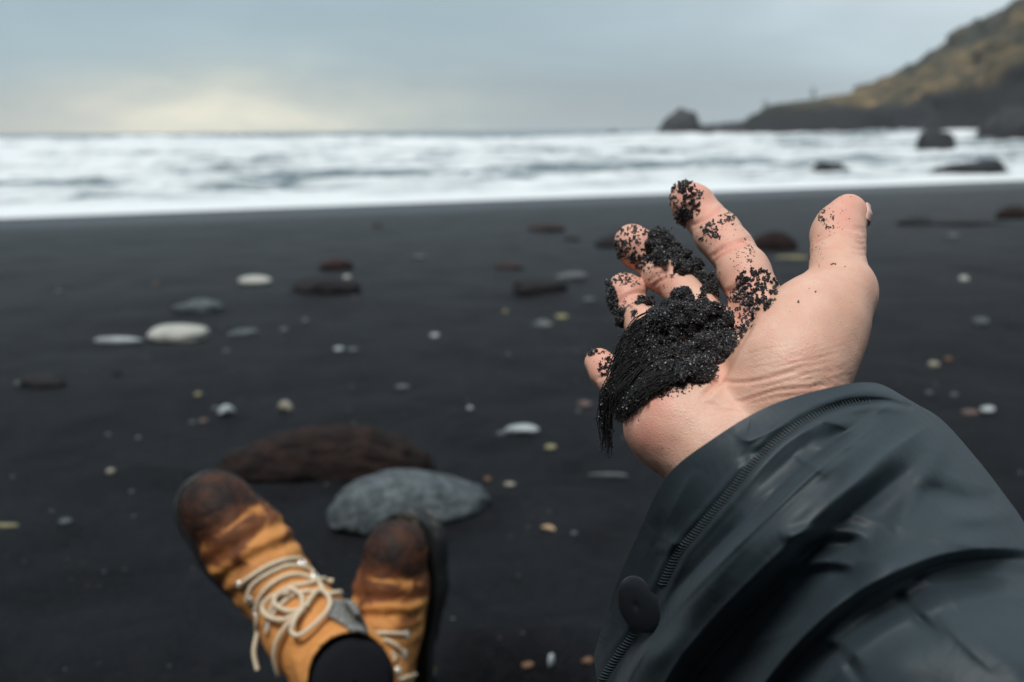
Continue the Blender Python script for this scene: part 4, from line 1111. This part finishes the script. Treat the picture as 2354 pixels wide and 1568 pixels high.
# back half of the tube
NB = 90
a_ = front_c[0]; c_ = front_c[-1]                       # ends (NVr,3)
tb = np.linspace(0, 1, NB + 2)[1:-1][:, None, None]
bulge = np.array([0.018, -0.020, -0.045])
back_c = c_[None] * (1 - tb) + a_[None] * tb + np.sin(np.pi * tb) * bulge
back_c = back_c + 0.002 * np.stack([fbm(back_c[..., 0] * 40, back_c[..., 1] * 40, back_c[..., 2] * 40, 3, 88)] * 3, -1) * np.sin(np.pi * tb)
ring = np.concatenate([front_c, back_c], 0)             # (N,NVr,3)
ringT = ring.transpose(1, 0, 2)                         # (NVr,N,3)
# carry the sleeve on to the shoulder, behind and below the eye
SHc = np.array([0.20, -0.24, 0.02]); last = ringT[-1]; cen = last.mean(0)
ext = [last]
for k in range(1, 14):
    t = k / 13; ce = cen * (1 - t) + SHc * t + np.array([0.05, -0.03, 0]) * math.sin(math.pi * t)
    ext.append(ce + (last - cen) * (1 + 0.15 * t))
ringA = np.concatenate([ringT, np.array(ext[1:])], 0)
nr, nc = ringA.shape[:2]
# inner lining just inside the cuff so that the rim has thickness
inn = []
for k, q in enumerate([0, 2, 6, 14, 30, 60]):
    ce = ringT[q].mean(0); inn.append(ringT[q] + (ce - ringT[q]) / np.linalg.norm(ce - ringT[q], axis=1)[:, None] * (0.0006 if k == 0 else 0.0014))
inn = np.array(inn[::-1])
allr = np.concatenate([inn, ringA], 0)
V = world(allr.reshape(-1, 3)); F = grid_faces(allr.shape[0], nc, True)
me = mesh_np('jacket_sleeve', V, F, fab_m)
slv = part('jacket_sleeve', me, label='dark slate waterproof jacket sleeve with a loose wide cuff')
SB_ = BVHTree.FromPolygons([tuple(v) for v in V], [tuple(f) for f in F])
def sl_hit(vx, vy):
    r = Vector(raydir(vx, vy)).normalized()
    loc, n, i, dist = SB_.ray_cast(Fl, r)
    if loc is None: return None, None
    if n.dot(r) > 0: n = -n
    return np.array(loc), np.array(n)
# ribbed seam tape
tape_m, nt, b = mat('seam_stitching', (0.032, 0.044, 0.050), 0.5, 0.45)
parts = [[], []]
cum = np.concatenate([[0], np.cumsum(np.hypot(*np.diff(SP, axis=0).T))])
for s_ in np.arange(cum[-1] * 0.06, cum[-1] * 0.985, 7.4):
    x = np.interp(s_, cum, SP[:, 0]); y = np.interp(s_, cum, SP[:, 1])
    x2 = np.interp(s_ + 4, cum, SP[:, 0]); y2 = np.interp(s_ + 4, cum, SP[:, 1])
    tx, ty = x2 - x, y2 - y; L = math.hypot(tx, ty) + 1e-9; tx /= L; ty /= L
    if math.hypot((x - 1480) / 50, (y - 1385) / 70) < 1.05: continue
    side = 0 if y < 1385 else 1
    w = 10.0
    a1 = (x - ty * w + tx * 3, y + tx * w + ty * 3); a2 = (x + ty * w - tx * 3, y - tx * w - ty * 3)
    pth = []
    for q in (0, .33, .67, 1):
        l, n = sl_hit(a1[0] * (1 - q) + a2[0] * q, a1[1] * (1 - q) + a2[1] * q)
        if l is not None: pth.append(l + n * (0.00035 if q in (.33, .67) else 0.0))
    if len(pth) == 4: parts[side].append(tube(pth, [0.00018, 0.00033, 0.00033, 0.00018], 6))
for pp_ in parts:
    V, F = join(pp_); part('stitching', mesh_np('stitching', V, F, tape_m), slv)
# snap button
l, n = sl_hit(1477, 1386)
snap_m, nt, b = mat('snap_button', (0.010, 0.012, 0.015), 0.36, 0.55)
vdir = Vector(raydir(1477, 1386)).normalized()
right = Vector(M3 @ np.array([1, 0, 0])); upv = Vector(M3 @ np.array([0, 1, 0])); tow = -vdir
nn = Vector((0, 0, 0))
for k in range(12):
    l2, n2_ = sl_hit(1477 + 40 * math.cos(k * .5236), 1386 + 55 * math.sin(k * .5236))
    if n2_ is not None: nn += Vector(n2_)
nn = (nn.normalized() + tow * 0.45).normalized()
tz = nn; tyv = (upv - tz * upv.dot(tz)).normalized(); txv = tyv.cross(tz)
prof_ = [(0.0, 2.1), (0.5, 2.12), (1.0, 2.3), (1.8, 2.55), (2.6, 2.6), (4.0, 2.5), (6.0, 2.2), (8.0, 1.65), (9.3, 1.0), (9.9, 0.4), (10.0, -0.3), (9.6, -1.6), (9.0, -4.5)]
ro = 1.0; V = []; sg_ = 64
for r_, z_ in prof_:
    for k in range(sg_):
        a = 2 * math.pi * k / sg_
        V.append(Vector(l) + (txv * math.cos(a) * r_ + tyv * math.sin(a) * r_ * 1.03 + tz * (z_ * 0.8 + 1.7)) * 0.00110)
V = np.array([tuple(v) for v in V])
sb = part('snap_button', mesh_np('snap_button', V, grid_faces(len(prof_), sg_, True), snap_m), slv)
# the rest of the jacket, behind and below the eye
def loft(rings, seg=40):
    V = []
    for (cx, cy, cz, rx, ry) in rings:
        for k in range(seg):
            a = 2 * math.pi * k / seg
            V.append((cx + rx * math.cos(a), cy + ry * math.sin(a), cz))
    V = np.array(V); n = fbm(V[:, 0] * 9, V[:, 1] * 9, V[:, 2] * 9, 3, 44)[:, None] * 0.008
    return V + n * np.array([1, 1, 0]), grid_faces(len(rings), seg, True)
V, F = loft([(0, -.16, .02, .01, .01), (0, -.16, .02, .19, .15), (0, -.17, .12, .20, .15), (0, -.19, .25, .195, .14), (0, -.20, .38, .21, .13), (0, -.20, .46, .19, .11), (0, -.19, .50, .10, .085), (0, -.18, .54, .075, .075), (0, -.18, .545, .01, .01)])
part('jacket', mesh_np('jacket', V, F, fab_m))
# ============================================================ boots
bs = SDF((-0.075, -0.03, -0.035), (0.075, 0.325, 0.215), 0.002)
def bc(a, b_, r1, r2, k=0.02, **kw): bs.cone(a, b_, r1, r2, k, **kw)
bc((0, .035, .045), (0, .07, .05), .037, .035)
bc((0, .07, .05), (0, .16, .045), .034, .037)
bc((.003, .16, .042), (.002, .205, .040), .040, .044)
bc((.002, .205, .040), (0, .245, .038), .043, .037)
bc((-.004, .258, .035), (.004, .258, .035), .032, .031)
bc((0, .175, .055), (0, .10, .095), .034, .042, .025)
bc((0, .10, .095), (0, .058, .125), .043, .045, .025)
bc((0, .058, .125), (0, .052, .215), .046, .050, .02)
bc((0, .04, .05), (0, .05, .12), .036, .040, .02)
gxs = [bs.lo[k] + bs.h * np.arange(bs.n[k]) for k in range(3)]
BX, BY, BZg = np.meshgrid(*gxs, indexing='ij')
solid = bs.F.copy()
# crease folds over the toe joint and ankle
wr = 0.0022 * np.exp(-((BY - .192) / .03) ** 2) * np.sin((BY + 0.12 * BX + .4 * BX * BX * 10) * 2 * np.pi / .021) * sstep(.02, .06, BZg)
wr = wr + 0.0012 * fbm(BX * 45, BY * 45, BZg * 45, 3, 51)
wr = wr + 0.0022 * np.exp(-((BZg - .12) / .03) ** 2) * np.sin((BZg + 0.2 * BY) * 2 * np.pi / .026) * sstep(.09, .05, BY)
top = BZg - (0.168 + 0.10 * (BY - .05))
up = np.maximum(np.maximum(solid + wr, -BZg + .004), top)
inner = solid + 0.0045
inner = np.where(BZg > 0.075, inner, 0.02)
up = np.maximum(up, -np.maximum(inner, .08 - BZg))
bs.F = up.astype(np.float32)
Vu, Fu = bs.mesh(); Vu = smooth_mesh(Vu, Fu, 3)
# sole
f2 = np.full(BX.shape, .05)
def circ(ax_, ay, bx_, by, r1, r2):
    global f2
    dx, dy = bx_ - ax_, by - ay; L = dx * dx + dy * dy + 1e-12
    t = np.clip(((BX - ax_) * dx + (BY - ay) * dy) / L, 0, 1)
    f2 = SDF.smin(f2, np.hypot(BX - ax_ - t * dx, BY - ay - t * dy) - (r1 + (r2 - r1) * t), .02)
circ(0, .036, 0, .09, .041, .037); circ(0, .09, .003, .2, .037, .050); circ(.003, .2, 0, .236, .049, .044); circ(-.003, .255, .003, .255, .038, .038)
sz = np.abs(BZg + .008) - .017
bs.F = np.maximum(f2, sz).astype(np.float32)
bs.F = np.maximum(bs.F, -np.maximum(np.abs(BY - .105) - .022, BZg + .012)).astype(np.float32)
Vso, Fso = bs.mesh(); Vso = smooth_mesh(Vso, Fso, 2)
def orient(V, F):
    N = normals(V, F); c = V.mean(0)
    return F if (N * (V - c)).sum() > 0 else F[:, ::-1]
Fu = orient(Vu, Fu); Fso = orient(Vso, Fso)
lea_m, nt, b = mat('nubuck_leather', rough=0.7, spec=0.3)
o = coords(nt); sp = nt.nodes.new('ShaderNodeSeparateXYZ'); nt.links.new(o, sp.inputs[0])
n1 = noise(nt, mapping(nt, o, (1, 1.6, 1)), 22, 5, 0.6, 0.5); n2 = noise(nt, o, 300, 3, 0.6); n3 = noise(nt, o, 9, 4, 0.6)
tan_ = mix(nt, n1, (0.44, 0.170, 0.042), (0.70, 0.325, 0.098))
# wet: toe and the lower sides
toe = mth(nt, 'MULTIPLY', mth(nt, 'SUBTRACT', sp.outputs[1], 0.190), 16.0)
low = mth(nt, 'MULTIPLY', mth(nt, 'SUBTRACT', 0.052, sp.outputs[2]), 16.0)
nn_ = mth(nt, 'MULTIPLY', mth(nt, 'SUBTRACT', n1, 0.5), 3.4)
band = mth(nt, 'MULTIPLY', mth(nt, 'SINE', mth(nt, 'MULTIPLY', sp.outputs[1], 210.0)), 0.35)
wetf = mth(nt, 'ADD', mth(nt, 'MAXIMUM', toe, low), mth(nt, 'ADD', nn_, band))
wf = ramp(nt, wetf, [(0.0, 0.0), (0.45, 1.0)])
vt = ramp(nt, mth(nt, 'ADD', mth(nt, 'MULTIPLY', mth(nt, 'SUBTRACT', sp.outputs[1], 0.218), 22.0), nn_), [(0.1, 0.0), (0.9, 1.0)])
c = mix(nt, wf, tan_, mix(nt, n3, (0.085, 0.026, 0.010), (0.20, 0.065, 0.018)))
c = mix(nt, vt, c, mix(nt, ramp(nt, noise(nt, o, 45, 4, 0.7), [(0.4, 0.0), (0.65, 1.0)]), (0.008, 0.005, 0.0045), (0.050, 0.018, 0.009)))
c = mix(nt, ramp(nt, n3, [(0.56, 0.0), (0.7, 0.35)]), c, (0.24, 0.11, 0.035))
nt.links.new(c, b.inputs['Base Color'])
nt.links.new(bump(nt, n2, 0.3, 0.001, bump(nt, n1, 0.5, 0.008)), b.inputs['Normal'])
rub_m, nt, b = mat('boot_rubber', (0.008, 0.008, 0.009), 0.6, 0.4)
o = coords(nt); n1 = noise(nt, o, 60, 4, 0.7); sp = nt.nodes.new('ShaderNodeSeparateXYZ'); nt.links.new(o, sp.inputs[0])
k = mth(nt, 'MULTIPLY', ramp(nt, sp.outputs[1], [(0.262, 0.0), (0.285, 1.0)]), ramp(nt, n1, [(0.5, 0.0), (0.7, 0.6)]))
nt.links.new(mix(nt, k, (0.007, 0.0075, 0.008), (0.28, 0.24, 0.17)), b.inputs['Base Color'])
lace_m, nt, b = mat('shoelace', (0.66, 0.54, 0.39), 0.85, 0.2)
o = coords(nt); nt.links.new(ramp(nt, noise(nt, o, 700, 3, 0.7), [(0.3, (0.42, 0.33, 0.22)), (0.7, (0.74, 0.63, 0.47))]), b.inputs['Base Color'])
ring_m, nt, b = mat('eyelet_metal', (0.75, 0.72, 0.68), 0.3, 0.5, 0.7)
felt_m, nt, b = mat('tongue_felt', (0.14, 0.14, 0.135), 0.95, 0.2)
o = coords(nt); nt.links.new(ramp(nt, noise(nt, o, 380, 4, 0.7), [(0.35, (0.05, 0.052, 0.05)), (0.65, (0.30, 0.30, 0.28))]), b.inputs['Base Color'])
sock_m, nt, b = mat('sock_wool', (0.010, 0.011, 0.014), 0.95, 0.1)
o = coords(nt); nt.links.new(bump(nt, noise(nt, mapping(nt, o, (400, 400, 60)), 1.0, 3, 0.6), 0.6, 0.002), b.inputs['Normal'])
trou_m, nt, b = mat('trouser_cloth', (0.013, 0.013, 0.017), 0.9, 0.2)
def boot(toe_v, toe_d, up_dir, z_dir, scale, label, sign):
    """toe_v: where the toe cap's centre shows; up_dir: toe direction, z_dir: shin direction (both in camera axes)"""
    yl = Vector(up_dir).normalized(); zl = Vector(z_dir); zl = (zl - yl * zl.dot(yl)).normalized(); xl = yl.cross(zl)
    Rm = Matrix((xl, yl, zl)).transposed()
    tp = Vector(cs(*toe_v, toe_d)) - Rm @ (Vector((0, .262, .03)) * scale)
    Mb = CAMM @ (Matrix.Translation(tp) @ Rm.to_4x4() @ Matrix.Scale(scale, 4))
    u = mesh_np('boot', Vu * np.array([sign * .93, 1, 1]), Fu if sign > 0 else Fu[:, ::-1], lea_m)
    bo = bpy.data.objects.new('boot', u); S.collection.objects.link(bo)
    bo.parent = person; bo.matrix_parent_inverse = Matrix.Translation(-HIP); bo.matrix_basis = Mb
    bo['label'] = label
    so = bpy.data.objects.new('sole', mesh_np('sole', Vso * np.array([sign * .93, 1, 1]), Fso if sign > 0 else Fso[:, ::-1], rub_m)); S.collection.objects.link(so); so.parent = bo
    Mi = Mb.inverted()
    loc_v = [tuple(v) for v in (Vu * np.array([sign * .93, 1, 1]))]
    bv = BVHTree.FromPolygons(loc_v, [tuple(f) for f in Fu])
    eye_l = Mi @ Vector((0, 0, EYE))
    def hit(vx, vy):
        far = Mi @ Vector(EYEP + raydir(vx, vy)); r = (far - eye_l).normalized()
        l, n, i, ds = bv.ray_cast(eye_l, r)
        if l is None: return None, None
        if n.dot(r) > 0: n = -n
        return l, n
    return bo, hit, Mb, Mi, eye_l
def add_lace(bo, hit, Mi, curves, eyelets, rad=0.0025):
    parts = []
    for pts in curves:
        lift = [p[2] if len(p) > 2 else 0.002 for p in pts]
        cc = catmull([(*BZ(p[0], p[1]), l) for p, l in zip(pts, lift)], 10 * len(pts))
        path = []; lastd = None
        for x, y, lf in cc:
            l, n = hit(x, y)
            if l is None:
                if path: 
                    far = (Mi @ Vector(EYEP + raydir(x, y)) - Mi @ Vector((0, 0, EYE))).normalized()
                    path.append(Mi @ Vector((0, 0, EYE)) + far * lastd)
                continue
            lastd = (l - Mi @ Vector((0, 0, EYE))).length - lf
            path.append(l + n * lf)
        # relax sudden jumps
        arr = np.array([tuple(p) for p in path])
        if len(arr) < 5: continue
        for _ in range(6): arr[1:-1] = 0.25 * arr[:-2] + 0.5 * arr[1:-1] + 0.25 * arr[2:]
        parts.append(tube(arr, rad, 8))
    if parts:
        V, F = join(parts)
        o = bpy.data.objects.new('shoelace', mesh_np('shoelace', V, F, lace_m)); S.collection.objects.link(o); o.parent = bo
    for ex, ey in eyelets:
        l, n = hit(*BZ(ex, ey))
        if l is None: continue
        t = n.orthogonal().normalized(); s = n.cross(t); V = []
        for r_, z_ in ((.0022, -.001), (.0024, .0010), (.0036, .0014), (.0048, .0010), (.0052, -.001)):
            for k in range(20):
                a = 2 * math.pi * k / 20; V.append(l + (t * math.cos(a) + s * math.sin(a)) * r_ + n * (z_ + .0006))
        o = bpy.data.objects.new('eyelet', mesh_np('eyelet', np.array([tuple(v) for v in V]), grid_faces(5, 20, True), ring_m)); S.collection.objects.link(o); o.parent = bo
def strip(bo, name, path, width, m, up, thick=0.004):
    """a bent strap along path in boot space"""
    V = []
    for i, (p, w) in enumerate(path):
        for k in range(9):
            a = k / 8 - .5
            V.append((p[0] + a * w, p[1] - 0.25 * abs(a) ** 2 * w * up, p[2] - 0.5 * abs(a) ** 2 * w))
    o = bpy.data.objects.new(name, mesh_np(name, np.array(V), grid_faces(len(path), 9), m)); S.collection.objects.link(o); o.parent = bo
    sm = o.modifiers.new('thick', 'SOLIDIFY'); sm.thickness = thick; sm.offset = 0
    return o
def sock(bo, ln=0.11):
    V = []; rr = [(0.080, .032), (.12, .036), (.150, .038), (.172, .040), (.178, .030), (.179, .002)]
    for z_, r_ in rr:
        for k in range(32):
            a = 2 * math.pi * k / 32; V.append((r_ * math.cos(a), .053 + r_ * math.sin(a), z_))
    o = bpy.data.objects.new('sock', mesh_np('sock', np.array(V), grid_faces(len(rr), 32, True), sock_m)); S.collection.objects.link(o); o.parent = bo
BL = boot((488, 1152), 0.975, (-0.53, 0.80, 0.10), (0.50, -0.10, 0.84), .92, 'worn tan boot with pale laces tied in a bow and its toe soaked dark, leaning left', 1)
BR = boot((916, 1250), 1.03, (0.06, 0.97, 0.12), (-0.30, -0.08, 0.9), 0.86, 'worn tan boot with dark wet toe, upright and partly hidden behind the laced one', -1)
lift = 0.004
add_lace(BL[0], BL[1], BL[3], [
 [(590, 1025), (650, 980), (740, 925), (840, 888), (920, 890)],
 [(640, 1110), (665, 1030), (740, 975), (850, 930), (960, 940), (1000, 975)],
 [(690, 1165), (715, 1080), (790, 1010), (900, 975), (1010, 1010), (1050, 1060)],
 [(745, 1215), (790, 1130), (860, 1050), (960, 1030), (1050, 1010, .004), (1110, 1005, .006)],
 [(750, 1290), (780, 1200), (860, 1110), (960, 1070), (1060, 1090), (1150, 1085, .006)],
 [(960, 1175, .006), (880, 1190, .009), (812, 1150, .010), (830, 1090, .009), (890, 1070, .008), (940, 1110, .008), (950, 1175, .008), (920, 1240, .010), (905, 1290, .011), (950, 1320, .010), (1020, 1275, .009), (1080, 1200, .008), (1070, 1120, .008), (1010, 1085, .007), (965, 1170, .007)],
 [(960, 1180, .006), (860, 1230, .008), (775, 1205, .009), (752, 1150, .009), (800, 1105, .008), (880, 1090, .007)],
 [(950, 1185, .005), (870, 1260, .007), (820, 1340, .007), (808, 1420, .006), (832, 1505, .006)],
 [(700, 1180), (690, 1290), (670, 1400), (690, 1500)]],
 [(590, 1028), (645, 1112), (683, 1180), (748, 1262), (938, 905), (1010, 978)])
add_lace(BR[0], BR[1], BR[3], [
 [(1310, 1292), (1400, 1288), (1510, 1298)],
 [(1330, 1335), (1400, 1335), (1460, 1365), (1502, 1412)],
 [(1400, 1500), (1445, 1440), (1440, 1410), (1390, 1400), (1350, 1385)],
 [(1465, 1560), (1520, 1540), (1572, 1520)],
 [(1400, 1500), (1430, 1520), (1470, 1500)],
 [(1360, 1420), (1380, 1480), (1420, 1560)]],
 [(1515, 1300), (1502, 1412), (1470, 1503), (1640, 1255)])
for B_ in (BL, BR):
    sock(B_[0])
tc = catmull([(1080, 1120), (1150, 1116), (1215, 1122), (1262, 1205), (1325, 1355)], 16); bc_ = catmull([(1085, 1205), (1130, 1225), (1190, 1265), (1240, 1305), (1320, 1368)], 16)
V = []; ld = 0.9
el_ = BL[3] @ Vector((0, 0, EYE))
for i in range(16):
    for k in range(7):
        q = tc[i] * (1 - k / 6) + bc_[i] * (k / 6); l, n = BL[1](*BZ(*q))
        far = (BL[3] @ Vector(EYEP + raydir(*BZ(*q))) - el_).normalized()
        if l is not None: ld = (l - el_).length
        V.append(tuple(el_ + far * (ld - .006)))
o = bpy.data.objects.new('tongue', mesh_np('tongue', np.array(V), grid_faces(16, 7), felt_m)); S.collection.objects.link(o); o.parent = BL[0]
sm = o.modifiers.new('thick', 'SOLIDIFY'); sm.thickness = .004; sm.offset = 0
# trouser legs from the hips to the boots
def leg(B_, hipx, bend, w):
    a0 = B_[2] @ Vector((0, .053, .08)); a = B_[2] @ Vector((0, .046, .125)); hip = Vector((hipx, -.12, .10))
    a2 = a + Vector((-bend * .2, -.07, -.085)); a2.z = max(a2.z, .06); kn = Vector((hipx * .9 + a.x * .3, .33, .13))
    path = catmull([tuple(a0), tuple(a), tuple(a2), tuple(a2 * .6 + kn * .4), tuple(kn), tuple(hip)], 60)
    rad_ = np.interp(np.linspace(0, 1, 60), [0, .2, .4, .8, 1], [.030, .034, .045, .065, .085])
    V, F = tube(path, list(rad_), 28)
    V = V + 0.005 * fbm(V[:, 0] * 24, V[:, 1] * 24, V[:, 2] * 24, 3, 71)[:, None]
    part('trouser_leg', mesh_np('trouser_leg', V, F, trou_m))
leg(BL, -.09, -.03, 1); leg(BR, .09, .02, 1)
